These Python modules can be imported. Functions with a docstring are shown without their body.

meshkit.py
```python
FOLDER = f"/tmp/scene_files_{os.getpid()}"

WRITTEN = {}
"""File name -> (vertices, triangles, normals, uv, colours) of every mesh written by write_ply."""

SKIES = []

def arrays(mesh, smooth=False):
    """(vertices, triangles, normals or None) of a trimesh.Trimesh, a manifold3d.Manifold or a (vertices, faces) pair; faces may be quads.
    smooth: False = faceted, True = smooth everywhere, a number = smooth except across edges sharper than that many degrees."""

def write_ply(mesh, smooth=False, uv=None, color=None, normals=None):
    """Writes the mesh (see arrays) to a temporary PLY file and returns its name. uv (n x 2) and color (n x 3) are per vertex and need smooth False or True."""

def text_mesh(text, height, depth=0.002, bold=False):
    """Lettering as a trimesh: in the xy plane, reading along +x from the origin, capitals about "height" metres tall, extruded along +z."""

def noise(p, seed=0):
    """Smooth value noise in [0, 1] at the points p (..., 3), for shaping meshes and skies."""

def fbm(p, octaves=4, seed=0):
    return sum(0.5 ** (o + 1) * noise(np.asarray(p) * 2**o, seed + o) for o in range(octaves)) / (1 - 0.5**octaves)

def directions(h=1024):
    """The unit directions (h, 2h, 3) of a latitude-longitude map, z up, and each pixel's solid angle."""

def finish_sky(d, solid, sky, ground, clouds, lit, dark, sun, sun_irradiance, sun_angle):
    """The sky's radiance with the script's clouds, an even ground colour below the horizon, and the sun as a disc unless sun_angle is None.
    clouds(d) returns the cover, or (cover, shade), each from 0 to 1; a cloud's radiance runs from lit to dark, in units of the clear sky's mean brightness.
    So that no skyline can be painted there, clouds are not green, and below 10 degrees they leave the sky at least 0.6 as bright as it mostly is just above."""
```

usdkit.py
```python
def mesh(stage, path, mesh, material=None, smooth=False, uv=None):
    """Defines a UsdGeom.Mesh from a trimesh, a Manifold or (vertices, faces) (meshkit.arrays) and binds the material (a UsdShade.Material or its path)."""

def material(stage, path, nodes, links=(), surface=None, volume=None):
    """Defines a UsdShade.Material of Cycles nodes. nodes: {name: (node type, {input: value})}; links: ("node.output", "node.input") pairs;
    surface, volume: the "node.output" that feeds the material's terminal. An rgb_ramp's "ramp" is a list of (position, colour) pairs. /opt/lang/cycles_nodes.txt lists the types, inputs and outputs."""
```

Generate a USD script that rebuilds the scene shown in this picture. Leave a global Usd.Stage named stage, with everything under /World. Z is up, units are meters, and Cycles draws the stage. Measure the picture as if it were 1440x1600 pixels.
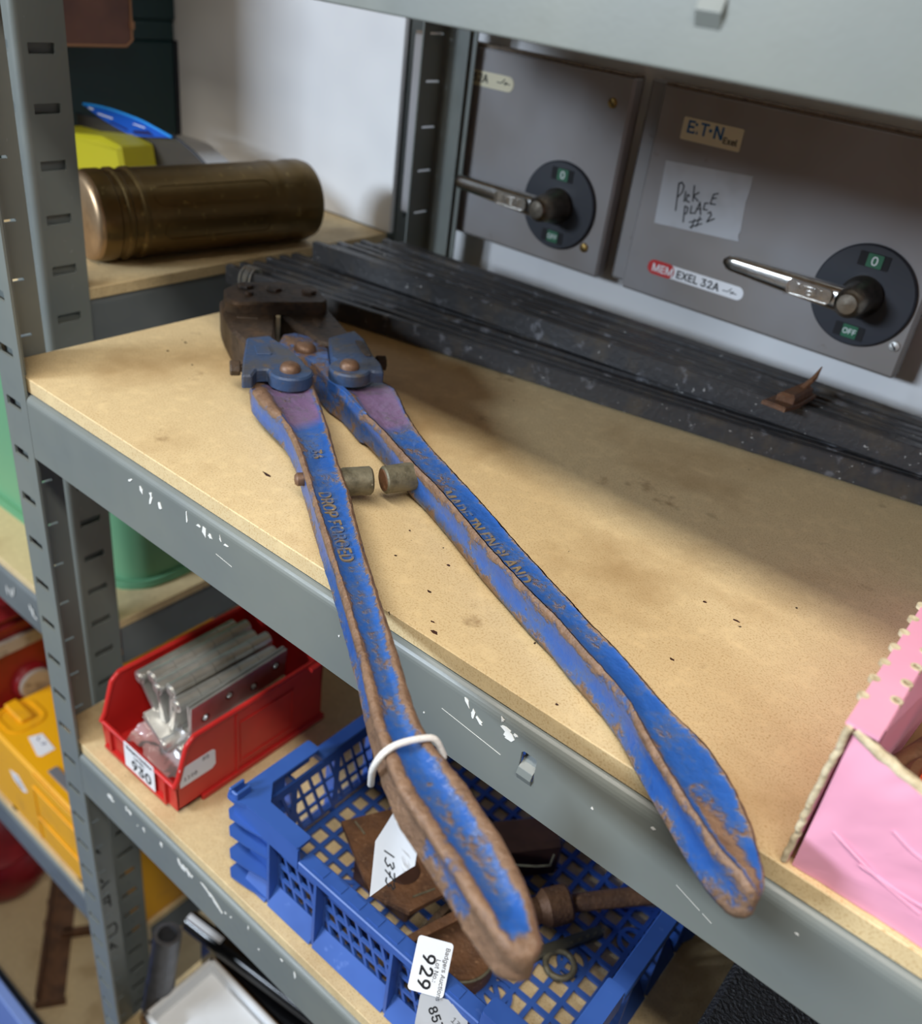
import math, random, numpy as np, trimesh, usdkit, meshkit, manifold3d
from pxr import Usd, UsdGeom, UsdLux, UsdShade, Gf, Sdf, Vt
from shapely.geometry import Polygon, LineString, Point, box as sbox
from shapely.ops import unary_union
from shapely import affinity

stage = Usd.Stage.CreateInMemory()
UsdGeom.SetStageUpAxis(stage, UsdGeom.Tokens.z)
UsdGeom.SetStageMetersPerUnit(stage, 1.0)
UsdGeom.Xform.Define(stage, '/World'); UsdGeom.Scope.Define(stage, '/World/Looks')
ZS = 0.40                      # everything below is measured from a datum 0.40 m above the floor

# ------------------------------------------------------------------ camera, lights, exposure
cam = UsdGeom.Camera.Define(stage, '/World/camera')
RT = np.array([[0.76694312, 0.63039372, 0.12000839], [0.41486699, -0.34440452, -0.84218223], [-0.48957495, 0.69569338, -0.52566822]])
cam.AddTransformOp().Set(Gf.Matrix4d(*[*RT[0], 0, *(-RT[1]), 0, *(-RT[2]), 0, 0.54782, -0.26, 1.423 + ZS, 1]))
cam.CreateFocalLengthAttr(35.085); cam.CreateHorizontalApertureAttr(36.0); cam.CreateVerticalApertureAttr(40.0)
cam.CreateClippingRangeAttr(Gf.Vec2f(0.02, 100)); cam.CreateFStopAttr(9.0); cam.CreateFocusDistanceAttr(0.45)
cam.CreateExposureAttr(0.1)

def rect_light(name, pos, target, w, h, color, intensity):
    l = UsdLux.RectLight.Define(stage, '/World/' + name)
    p, t = np.array(pos, float), np.array(target, float)
    z = p - t; z /= np.linalg.norm(z); x = np.cross([0, 0, 1.0], z)
    x = np.array([1.0, 0, 0]) if np.linalg.norm(x) < 1e-6 else x / np.linalg.norm(x)
    y = np.cross(z, x)
    l.AddTransformOp().Set(Gf.Matrix4d(*[*x, 0, *y, 0, *z, 0, p[0], p[1], p[2] + ZS, 1]))
    l.CreateWidthAttr(w); l.CreateHeightAttr(h); l.CreateColorAttr(Gf.Vec3f(*color)); l.CreateIntensityAttr(intensity)
rect_light('ceiling_tube_light', (0.55, -0.44, 2.03), (0.55, -0.44, 0), 1.5, 0.10, (1.0, 0.945, 0.86), 33.0)
rect_light('doorway_daylight', (-1.25, -2.8, 2.17), (0.15, 0.5, 1.22), 1.0, 0.40, (0.74, 0.86, 1.0), 78.0)
dome = UsdLux.DomeLight.Define(stage, '/World/room_glow'); dome.CreateColorAttr(Gf.Vec3f(0.92, 0.96, 1.0)); dome.CreateIntensityAttr(0.03)

# ------------------------------------------------------------------ materials
def srgb(*c): return tuple((x / 255 / 12.92 if x / 255 <= .04045 else ((x / 255 + .055) / 1.055) ** 2.4) for x in c)
def mat(name, base, rough=.5, metal=0.0, layers=(), bump=None, rvar=0.0, spec=.5, **kw):
    """layers: (scale, detail, colour, lo, hi[, stretch]) - colour laid where noise runs from lo to hi"""
    n = {'geo': ('geometry', {}), 'p': ('principled_bsdf', dict(roughness=rough, metallic=metal, specular_ior_level=spec, **kw))}
    L = []; last = None
    for i, l in enumerate(layers):
        src = 'geo.position'
        if len(l) > 5:
            n[f'm{i}'] = ('mapping', {'scale': l[5]}); L.append(('geo.position', f'm{i}.vector')); src = f'm{i}.vector'
        n[f'n{i}'] = ('noise_texture', {'scale': l[0], 'detail': l[1], 'roughness': .6}); L.append((src, f'n{i}.vector'))
        n[f'r{i}'] = ('map_range', {'from_min': l[3], 'from_max': l[4], 'clamp': True}); L.append((f'n{i}.fac', f'r{i}.value'))
        n[f'x{i}'] = ('mix_color', {'b': l[2], **({'a': base} if last is None else {})}); L.append((f'r{i}.result', f'x{i}.fac'))
        if last: L.append((last, f'x{i}.a'))
        last = f'x{i}.result'
    if last: L.append((last, 'p.base_color'))
    else: n['p'][1]['base_color'] = base
    if bump:
        n['bn'] = ('noise_texture', {'scale': bump[0], 'detail': 4.0}); L.append(('geo.position', 'bn.vector'))
        n['b'] = ('bump', {'strength': bump[1], 'distance': bump[2]}); L += [('bn.fac', 'b.height'), ('b.normal', 'p.normal')]
    if rvar:
        n['rn'] = ('noise_texture', {'scale': 60.0, 'detail': 3.0}); n['rr'] = ('map_range', {'from_min': .3, 'from_max': .7, 'to_min': rough - rvar, 'to_max': rough + rvar, 'clamp': True})
        L += [('geo.position', 'rn.vector'), ('rn.fac', 'rr.value'), ('rr.result', 'p.roughness')]
    return usdkit.material(stage, '/World/Looks/' + name, n, L, surface='p.BSDF')
GREY = srgb(123, 128, 123)
M = {}
M['steel'] = mat('grey_shelf_paint', GREY, .38, layers=[(7, 3, srgb(112, 119, 119), .4, .7), (260, 2, srgb(160, 165, 163), .74, .8)], bump=(500, .05, .0006), rvar=.06)
M['steel2'] = mat('grey_shelf_paint_dull', srgb(112, 118, 120), .42, layers=[(9, 3, srgb(98, 104, 106), .4, .7)], rvar=.06)
M['board'] = mat('hardboard', srgb(222, 198, 152), .62, layers=[(900, 4, srgb(190, 156, 104), .5, .72), (130, 5, srgb(232, 207, 158), .5, .75), (9, 4, srgb(168, 134, 88), .52, .82), (26, 5, srgb(140, 108, 70), .66, .8), (150, 2, srgb(70, 52, 36), .765, .79)], bump=(1100, .08, .0004))
M['board_edge'] = mat('hardboard_edge', srgb(186, 152, 102), .75, layers=[(300, 4, srgb(150, 118, 76), .4, .7)])
M['wall'] = mat('white_wall_paint', srgb(238, 238, 238), .6, layers=[(3, 3, srgb(205, 205, 208), .45, .75), (60, 3, srgb(150, 148, 146), .74, .78)], bump=(40, .1, .002))
M['floor'] = mat('concrete_floor', srgb(150, 140, 125), .8, layers=[(5, 5, srgb(110, 100, 88), .4, .7)])
M['chip'] = mat('white_paint_fleck', srgb(236, 236, 232), .6)
M['slat'] = mat('black_slat', srgb(58, 57, 58), .42, layers=[(40, 4, srgb(80, 72, 62), .5, .72), (230, 3, srgb(172, 170, 166), .68, .74), (70, 5, srgb(120, 120, 124), .58, .72)], bump=(200, .3, .002))
M['rustdark'] = mat('dark_rust_steel', srgb(72, 60, 50), .55, .25, layers=[(60, 5, srgb(96, 74, 54), .45, .7), (160, 4, srgb(52, 42, 36), .5, .7), (240, 3, srgb(150, 130, 108), .7, .76)], bump=(350, .35, .002))
M['rust'] = mat('rust_steel', srgb(120, 84, 58), .6, .2, layers=[(50, 5, srgb(84, 60, 46), .45, .7), (200, 4, srgb(158, 118, 86), .58, .74)], bump=(300, .4, .002))
M['rivet'] = mat('worn_rivet', srgb(122, 94, 74), .5, .3, layers=[(200, 4, srgb(96, 72, 56), .45, .7)], bump=(400, .25, .001))
M['cast'] = mat('worn_cast_lettering', srgb(128, 112, 88), .55, layers=[(160, 5, srgb(62, 92, 140), .47, .6), (300, 4, srgb(176, 158, 122), .6, .75)], bump=(400, .3, .001))
M['stub'] = mat('stub_steel', srgb(118, 112, 92), .55, .3, layers=[(140, 4, srgb(84, 80, 64), .45, .68), (260, 3, srgb(160, 154, 132), .68, .76)], bump=(400, .3, .001))
M['plate'] = mat('worn_blue_plate', srgb(50, 72, 106), .5, .0, layers=[(45, 5, srgb(74, 74, 76), .46, .68), (130, 4, srgb(96, 82, 66), .58, .72)], bump=(350, .3, .0015))
M['sw'] = mat('switch_grey', srgb(150, 148, 150), .45, layers=[(6, 3, srgb(134, 127, 122), .4, .65), (50, 4, srgb(112, 100, 92), .68, .78), (220, 2, srgb(70, 62, 60), .78, .8)])
M['swdark'] = mat('switch_side', srgb(118, 118, 122), .5)
M['dust'] = mat('dust_ledge', srgb(122, 108, 94), .95, layers=[(200, 4, srgb(88, 76, 66), .45, .7)], bump=(300, .6, .003))
M['black'] = mat('black_plastic', srgb(34, 37, 46), .5)
M['blackmat'] = mat('black_ink', srgb(22, 22, 26), .8)
M['chrome'] = mat('chrome_cast', srgb(200, 198, 194), .22, 1.0, layers=[(60, 4, srgb(150, 146, 140), .5, .75)], bump=(250, .12, .001))
M['chromedull'] = mat('chrome_hub', srgb(140, 132, 120), .35, 1.0, layers=[(60, 4, srgb(96, 88, 78), .45, .7)], bump=(250, .15, .001))
M['green_ind'] = mat('indicator_green', srgb(30, 96, 66), .5)
M['white'] = mat('white_print', srgb(236, 236, 238), .55)
M['cream'] = mat('cream_label', srgb(222, 214, 184), .5)
M['paper'] = mat('tape_paper', srgb(184, 186, 190), .5, layers=[(20, 3, srgb(164, 164, 166), .45, .7)])
M['label'] = mat('white_label', srgb(240, 241, 244), .5)
M['red'] = mat('red_print', srgb(196, 40, 40), .5)
M['blueink'] = mat('blue_print', srgb(24, 92, 150), .5)
M['brass'] = mat('brass_screw', srgb(170, 140, 84), .35, 1.0)
M['zinc'] = mat('zinc_steel', srgb(228, 228, 224), .38, .86, layers=[(30, 3, srgb(196, 194, 188), .4, .7)], bump=(200, .05, .0006))
M['redbin'] = mat('red_bin_plastic', srgb(206, 44, 40), .38, layers=[(14, 3, srgb(186, 36, 34), .4, .7)], bump=(600, .06, .0004))
M['crate'] = mat('blue_crate_plastic', srgb(58, 98, 178), .42, layers=[(16, 3, srgb(48, 86, 162), .4, .7), (90, 4, srgb(92, 124, 196), .66, .8)])
M['pink'] = mat('pink_card', srgb(240, 172, 198), .6, layers=[(10, 3, srgb(232, 158, 186), .4, .7)], bump=(30, .12, .004))
M['card'] = mat('torn_card', srgb(214, 200, 168), .85, layers=[(200, 4, srgb(176, 158, 124), .45, .7)], bump=(300, .5, .002))
M['kraft'] = mat('kraft_card', srgb(150, 116, 80), .8)
M['yellow'] = mat('yellow_case_plastic', srgb(248, 178, 20), .4, layers=[(20, 4, srgb(226, 160, 40), .56, .75), (50, 4, srgb(176, 134, 70), .7, .8)])
M['greentub'] = mat('green_tub_plastic', srgb(112, 168, 128), .4)
M['bronze'] = mat('bronze_case', srgb(116, 94, 56), .36, .75, layers=[(30, 5, srgb(104, 84, 48), .45, .7), (150, 3, srgb(160, 136, 84), .62, .75)], bump=(120, .12, .002))
M['copper'] = mat('pale_bronze_end', srgb(188, 158, 124), .38, .8, layers=[(40, 4, srgb(160, 130, 98), .45, .7)])
M['teal'] = mat('dark_teal_case', srgb(16, 46, 50), .55)
M['brown'] = mat('brown_case', srgb(92, 58, 46), .6, layers=[(20, 3, srgb(76, 46, 38), .4, .7)])
M['tan'] = mat('tan_edge', srgb(134, 96, 68), .7)
M['neon'] = mat('yellow_shell', srgb(178, 170, 30), .45)
M['bluecard'] = mat('blue_card', srgb(16, 84, 190), .4)
M['darkblue'] = mat('navy_print', srgb(24, 30, 96), .4)
M['darkred'] = mat('dark_red_enamel', srgb(150, 24, 34), .4, layers=[(20, 3, srgb(120, 18, 26), .4, .7)])
M['aluband'] = mat('worn_alloy_band', srgb(182, 176, 170), .45, .15, layers=[(50, 4, srgb(130, 122, 116), .5, .7)])
M['foam'] = mat('white_foam', srgb(238, 240, 242), .7, bump=(60, .2, .003))
M['pipe'] = mat('grey_pipe', srgb(118, 120, 126), .4, .5, layers=[(40, 3, srgb(92, 92, 96), .45, .7)])
M['glossblack'] = mat('gloss_black', srgb(10, 10, 12), .2)
M['leather'] = mat('black_grained_case', srgb(46, 45, 48), .5, bump=(420, .9, .004))
M['orange'] = mat('red_lead_paint', srgb(214, 78, 36), .6, layers=[(120, 4, srgb(120, 78, 54), .56, .64)], bump=(300, .3, .002))
M['string'] = mat('white_string', srgb(236, 234, 230), .9, bump=(900, .5, .001))
M['bluecrate2'] = mat('pale_blue_plastic', srgb(126, 150, 210), .5)
M['wood'] = mat('dark_wood', srgb(70, 44, 34), .5, layers=[(40, 4, srgb(48, 30, 24), .4, .7)])
M['file'] = mat('file_steel', srgb(96, 94, 82), .45, .5, bump=(700, .5, .001))
usdkit.material(stage, '/World/Looks/clear_film', {'t': ('transparent_bsdf', {}), 'g': ('glossy_bsdf', {'color': (.9, .9, .9), 'roughness': .12}), 'd': ('diffuse_bsdf', {'color': (.75, .72, .72)}), 'm0': ('mix_closure', {'fac': .22}), 'f': ('fresnel', {'IOR': 1.35}), 'm': ('mix_closure', {})},
                [('t.BSDF', 'm0.closure1'), ('d.BSDF', 'm0.closure2'), ('f.fac', 'm.fac'), ('m0.closure', 'm.closure1'), ('g.BSDF', 'm.closure2')], surface='m.closure')
usdkit.material(stage, '/World/Looks/visor_film', {'t': ('transparent_bsdf', {'color': (.72, .68, .64)}), 'g': ('glossy_bsdf', {'color': (.8, .8, .8), 'roughness': .15}), 'd': ('diffuse_bsdf', {'color': (.45, .40, .36)}), 'm0': ('mix_closure', {'fac': .10}), 'f': ('fresnel', {'IOR': 1.35}), 'm': ('mix_closure', {})},
                [('t.BSDF', 'm0.closure1'), ('d.BSDF', 'm0.closure2'), ('f.fac', 'm.fac'), ('m0.closure', 'm.closure1'), ('g.BSDF', 'm.closure2')], surface='m.closure')
M['visor'] = UsdShade.Material.Get(stage, '/World/Looks/visor_film')
M['brightblue'] = mat('bright_blue_edge', srgb(40, 150, 240), .4)
M['film'] = UsdShade.Material.Get(stage, '/World/Looks/clear_film')
# blue enamel worn to rust: 'wear' comes from the casting's own ridges
M['cutter'] = usdkit.material(stage, '/World/Looks/worn_blue_enamel', {
    'geo': ('geometry', {}), 'w': ('attribute', {'attribute': 'wear'}), 'pu': ('attribute', {'attribute': 'purple'}),
    'n1': ('noise_texture', {'scale': 55.0, 'detail': 6.0, 'roughness': .65}), 'n2': ('noise_texture', {'scale': 420.0, 'detail': 4.0, 'roughness': .6}), 'n3': ('noise_texture', {'scale': 170.0, 'detail': 4.0}),
    'a': ('math', {'math_type': 'multiply_add', 'value2': 1.5, 'value3': -.75}), 'a2': ('math', {'math_type': 'multiply_add', 'value2': .7, 'value3': -.35}),
    's': ('math', {'math_type': 'add'}), 's2': ('math', {'math_type': 'add'}), 'r': ('map_range', {'from_min': .44, 'from_max': .60, 'clamp': True}),
    'dirt': ('map_range', {'from_min': .25, 'from_max': .5, 'to_max': .55, 'clamp': True}),
    'bl': ('mix_color', {'a': srgb(28, 74, 150), 'b': srgb(54, 104, 176)}), 'blp': ('mix_color', {'b': srgb(118, 94, 128)}), 'bd': ('mix_color', {'b': srgb(92, 98, 100)}),
    'ru': ('mix_color', {'a': srgb(84, 62, 48), 'b': srgb(156, 124, 98)}), 'c': ('mix_color', {}), 'rr': ('map_range', {'from_min': 0., 'from_max': 1., 'to_min': .34, 'to_max': .44}),
    'b': ('bump', {'strength': .6, 'distance': .0018}), 'bh': ('math', {'math_type': 'multiply'}), 'bh2': ('math', {'math_type': 'add'}), 'p': ('principled_bsdf', {'specular_ior_level': .5})},
    [('geo.position', 'n1.vector'), ('geo.position', 'n2.vector'), ('geo.position', 'n3.vector'), ('n1.fac', 'a.value1'), ('n2.fac', 'a2.value1'), ('w.fac', 's.value1'), ('a.value', 's.value2'), ('s.value', 's2.value1'), ('a2.value', 's2.value2'), ('s2.value', 'r.value'), ('s2.value', 'dirt.value'),
     ('n1.fac', 'bl.fac'), ('bl.result', 'blp.a'), ('pu.fac', 'blp.fac'), ('blp.result', 'bd.a'), ('dirt.result', 'bd.fac'), ('n3.fac', 'ru.fac'), ('bd.result', 'c.a'), ('ru.result', 'c.b'), ('r.result', 'c.fac'), ('c.result', 'p.base_color'), ('r.result', 'rr.value'), ('rr.result', 'p.roughness'),
     ('n2.fac', 'bh.value1'), ('r.result', 'bh.value2'), ('bh.value', 'bh2.value1'), ('n3.fac', 'bh2.value2'), ('bh2.value', 'b.height'), ('b.normal', 'p.normal')], surface='p.BSDF')

# ------------------------------------------------------------------ scene helpers
used, where = {}, {}
def numbered(path):
    k = used.get(path, -1) + 1; used[path] = k
    return path if k == 0 else f'{path}_{k:03d}'
def tag(p, label=None, cat=None, group=None, kind=None):
    for k, v in (('label', label), ('category', cat), ('group', group), ('kind', kind)):
        if v: p.SetCustomDataByKey(k, v)
    return p
def thing(name, label, cat, loc, group=None, kind=None):
    path = numbered('/World/' + name); x = UsdGeom.Xform.Define(stage, path)
    x.AddTranslateOp().Set(Gf.Vec3d(loc[0], loc[1], loc[2] + ZS)); where[path] = np.array(loc, float)
    return tag(x.GetPrim(), label, cat, group, kind)
def vf(m):
    if isinstance(m, list): return join(*m)
    if isinstance(m, tuple): return m
    v, f, _ = meshkit.arrays(m); return v, f
def join(*ms):
    V, F, n = [], [], 0
    for m in ms:
        v, f = vf(m); V.append(v); F.append(np.asarray(f) + n); n += len(v)
    return np.vstack(V), np.vstack(F)
def obj(name, mesh, material, parent=None, smooth=30, label=None, cat=None, group=None, kind=None, attrs=None):
    v, f = vf(mesh)
    if parent is None:
        path = numbered('/World/' + name); lo, hi = v.min(0), v.max(0); loc = np.array([(lo[0] + hi[0]) / 2, (lo[1] + hi[1]) / 2, lo[2]]); base = loc
    else:
        pp = str(parent.GetPath()); path = numbered(pp + '/' + name); base = where[pp]
    m = usdkit.mesh(stage, path, (v - base, f), M[material] if isinstance(material, str) else material, smooth=smooth)
    if parent is None: m.AddTranslateOp().Set(Gf.Vec3d(loc[0], loc[1], loc[2] + ZS))
    where[path] = base
    for k, a in (attrs or {}).items():
        UsdGeom.PrimvarsAPI(m).CreatePrimvar(k, Sdf.ValueTypeNames.FloatArray, 'vertex').Set(Vt.FloatArray.FromNumpy(np.asarray(a, np.float32)))
    return tag(m.GetPrim(), label, cat, group, kind)

# ------------------------------------------------------------------ mesh helpers
def rbox(x0, x1, y0, y1, z0, z1, b=0.0):
    if b <= 0:
        return vf(trimesh.creation.box(bounds=[[x0, y0, z0], [x1, y1, z1]]))
    pts = []
    for ax in range(3):
        for sx in (0, 1):
            for sy in (0, 1):
                for sz in (0, 1):
                    p = [x0 + b if not sx else x1 - b, y0 + b if not sy else y1 - b, z0 + b if not sz else z1 - b]
                    p[ax] = ((x0, x1)[sx], (y0, y1)[sy], (z0, z1)[sz])[ax]; pts.append(p)
    return vf(trimesh.convex.convex_hull(np.array(pts)))
def xf(m, o=(0, 0, 0), ux=(1, 0, 0), uy=(0, 1, 0), uz=None):
    v, f = vf(m); ux, uy = np.array(ux, float), np.array(uy, float); uz = np.cross(ux, uy) if uz is None else np.array(uz, float)
    return np.asarray(o) + v[:, :1] * ux + v[:, 1:2] * uy + v[:, 2:3] * uz, (f if np.dot(np.cross(ux, uy), uz) > 0 else np.asarray(f)[:, ::-1])
def rot(m, axis, deg, c=(0, 0, 0)):
    v, f = vf(m); T = trimesh.transformations.rotation_matrix(math.radians(deg), axis, c)
    return v @ T[:3, :3].T + T[:3, 3], f
def ext(poly, h):
    ps = [g for g in getattr(poly, 'geoms', [poly]) if g.area > 1e-9]
    return join(*[trimesh.creation.extrude_polygon(g, h, engine='earcut') for g in ps])
def loft(rings, cap=True):
    R = np.asarray(rings, float); n, m = R.shape[:2]; v = R.reshape(-1, 3); f = []
    i = np.arange(n - 1)[:, None] * m; j = np.arange(m)[None]; k = (j + 1) % m
    a, b, c, d = i + j, i + k, i + m + k, i + m + j
    f = [np.stack([a, b, c], -1).reshape(-1, 3), np.stack([a, c, d], -1).reshape(-1, 3)]
    if cap:
        v = np.vstack([v, R[0].mean(0), R[-1].mean(0)]); j = np.arange(m); k = (j + 1) % m
        f += [np.stack([k, j, np.full(m, n * m)], -1), np.stack([(n - 1) * m + j, (n - 1) * m + k, np.full(m, n * m + 1)], -1)]
    return v, np.vstack(f)
def tube(path, r, sides=12, cap=True):
    P = np.asarray(path, float); n = len(P); r = np.broadcast_to(r, n); T = np.gradient(P, axis=0); T /= np.linalg.norm(T, axis=1)[:, None]
    u = np.cross(T[0], [0, 0, 1.0]); u = np.cross(T[0], [1.0, 0, 0]) if np.linalg.norm(u) < .1 else u
    rings, a = [], np.arange(sides) / sides * 2 * np.pi
    for p, t, q in zip(P, T, r):
        u = u - t * (u @ t); u /= np.linalg.norm(u); w = np.cross(t, u)
        rings.append(p + q * (np.cos(a)[:, None] * u + np.sin(a)[:, None] * w))
    return loft(rings, cap)
def lathe(prof, o=(0, 0, 0), axis=(0, 0, 1), n=40):
    """prof: (radius, height) from start to end along the axis"""
    ax = np.array(axis, float); ax /= np.linalg.norm(ax); u = np.cross(ax, [0, 0, 1.0] if abs(ax[2]) < .9 else [1.0, 0, 0]); u /= np.linalg.norm(u); w = np.cross(ax, u)
    a = np.arange(n) / n * 2 * np.pi
    return loft([np.asarray(o) + ax * h + max(r, 1e-5) * (np.cos(a)[:, None] * u + np.sin(a)[:, None] * w) for r, h in prof])
def cyl(p, q, r, n=24, b=0.0):
    p, q = np.array(p, float), np.array(q, float); h = np.linalg.norm(q - p)
    return lathe([(r - b, 0), (r, b), (r, h - b), (r - b, h)] if b else [(r, 0), (r, h)], p, q - p, n)
def prism(pts, z0, z1, b=0.0):
    """plan outline to a solid with a chamfered upper rim"""
    P = np.asarray(pts, float)[:, :2]
    area = .5 * np.sum(P[:, 0] * np.roll(P[:, 1], -1) - np.roll(P[:, 0], -1) * P[:, 1])
    if area < 0: P = P[::-1]
    d0 = P - np.roll(P, 1, 0); d1 = np.roll(P, -1, 0) - P
    n0 = np.stack([-d0[:, 1], d0[:, 0]], 1) / np.linalg.norm(d0, axis=1)[:, None]; n1 = np.stack([-d1[:, 1], d1[:, 0]], 1) / np.linalg.norm(d1, axis=1)[:, None]
    nn = (n0 + n1); nn /= np.maximum(np.sum(nn * n0, 1), .35)[:, None]
    Q = P + nn * b; m = len(P)
    tri = np.asarray(trimesh.creation.triangulate_polygon(Polygon(Q), engine='earcut')[1]); qv = np.asarray(trimesh.creation.triangulate_polygon(Polygon(Q), engine='earcut')[0])
    from scipy.spatial import cKDTree
    idx = cKDTree(Q).query(qv)[1]; tri = idx[tri]
    s = np.cross(Q[tri[:, 1]] - Q[tri[:, 0]], Q[tri[:, 2]] - Q[tri[:, 0]]); tri[s < 0] = tri[s < 0][:, ::-1]
    V = np.vstack([np.c_[P, np.full(m, z0)], np.c_[P, np.full(m, z1 - b)], np.c_[Q, np.full(m, z1)]]); j = np.arange(m); k = (j + 1) % m
    F = [tri[:, ::-1], tri + 2 * m]
    for l in (0, m):
        F += [np.stack([l + j, l + k, l + m + k], 1), np.stack([l + j, l + m + k, l + m + j], 1)]
    return V, np.vstack(F)
def round_poly(pts, r): return np.array(Polygon(pts).buffer(-r, join_style=1).buffer(r, quad_segs=5).exterior.coords)[:-1]
def text(s, h, frame, depth=.0004, bold=False, center=False):
    m = meshkit.text_mesh(s, h, depth, bold); v, f = vf(m)
    if center: v = v - [(v[:, 0].min() + v[:, 0].max()) / 2, (v[:, 1].min() + v[:, 1].max()) / 2, 0]
    return xf((v, f), *frame)
def strokes(lines, w, frame, depth=.0003): return xf(ext(unary_union([LineString(l).buffer(w / 2, quad_segs=3) for l in lines]), depth), *frame)
def boolean(a, b):
    def mf(m):
        v, f = vf(m); t = trimesh.Trimesh(v, f); t.merge_vertices(); return manifold3d.Manifold(manifold3d.Mesh(np.asarray(t.vertices, np.float32), np.asarray(t.faces, np.uint32)))
    r = mf(a) - mf(b); return vf(r)
def blob(rng, rx, rz, n=9): 
    a = np.sort(rng.uniform(0, 2 * np.pi, n)); k = rng.uniform(.7, 1.25, n); return Polygon(np.c_[rx * k * np.cos(a), rz * k * np.sin(a)]).buffer(0)

# ------------------------------------------------------------------ the setting
obj('floor', rbox(-3.2, 3.2, -3.4, .7, -.45, -.40), 'floor', kind='structure')
obj('wall_back', rbox(-3.2, 3.2, .530, .66, -.40, 2.5), 'wall', kind='structure')
obj('wall_back', rbox(-.040, 3.2, .4785, .5298, -.40, 2.5), 'wall', kind='structure')
obj('wall_panel', rbox(-1.058, -.1085, .4665, .4725, 1.1585, 1.58, .0005), 'wall', kind='structure', smooth=False)

# ------------------------------------------------------------------ shelving frames
def post_mesh(xc, yc, sx, sy, z0, z1, w=.035, phase=1.1265, pitch=.0388, lean=(0, 0), backed=False):
    t, r = .0018, .005
    zs = [phase + pitch * k for k in range(-60, 40) if z0 + .02 < phase + pitch * k < z1 - .02]
    holes = unary_union([sbox(w * .24, z - .0036, w * .76, z + .0036).buffer(-.001).buffer(.001) for z in zs])
    dots = unary_union([Point(w * .5, z + pitch / 2).buffer(.0016, quad_segs=3) for z in zs if z < .43])
    plate = ext(sbox(r, z0, w, z1).difference(holes).difference(dots), t)
    slit = ext(sbox(r, z0, w, z1).difference(unary_union([sbox(w * .24, z - .0010, w * .76, z + .0010) for z in zs])), t)
    back = rbox(w * .2, w * .84, z0 + .01, z1 - .01, .0046, .0056)
    a = slit if not backed else join(plate, back)
    A = xf(join(plate, back), (xc, yc, 0), (sx, 0, 0), (0, 0, 1), (0, sy, 0)); B = xf(a, (xc, yc, 0), (0, sy, 0), (0, 0, 1), (sx, 0, 0))
    arc = [(r - r * math.cos(q), r - r * math.sin(q)) for q in np.linspace(0, np.pi / 2, 7)]
    inn = [(r - (r - t) * math.cos(q), r - (r - t) * math.sin(q)) for q in np.linspace(np.pi / 2, 0, 7)]
    c = xf(ext(Polygon(arc + inn), z1 - z0), (xc, yc, z0), (sx, 0, 0), (0, sy, 0), (0, 0, 1))
    v, f = join(A, B, c); v = v.copy(); v[:, :2] += (v[:, 2:3] - 1.15) * np.array(lean)
    return v, f
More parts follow.
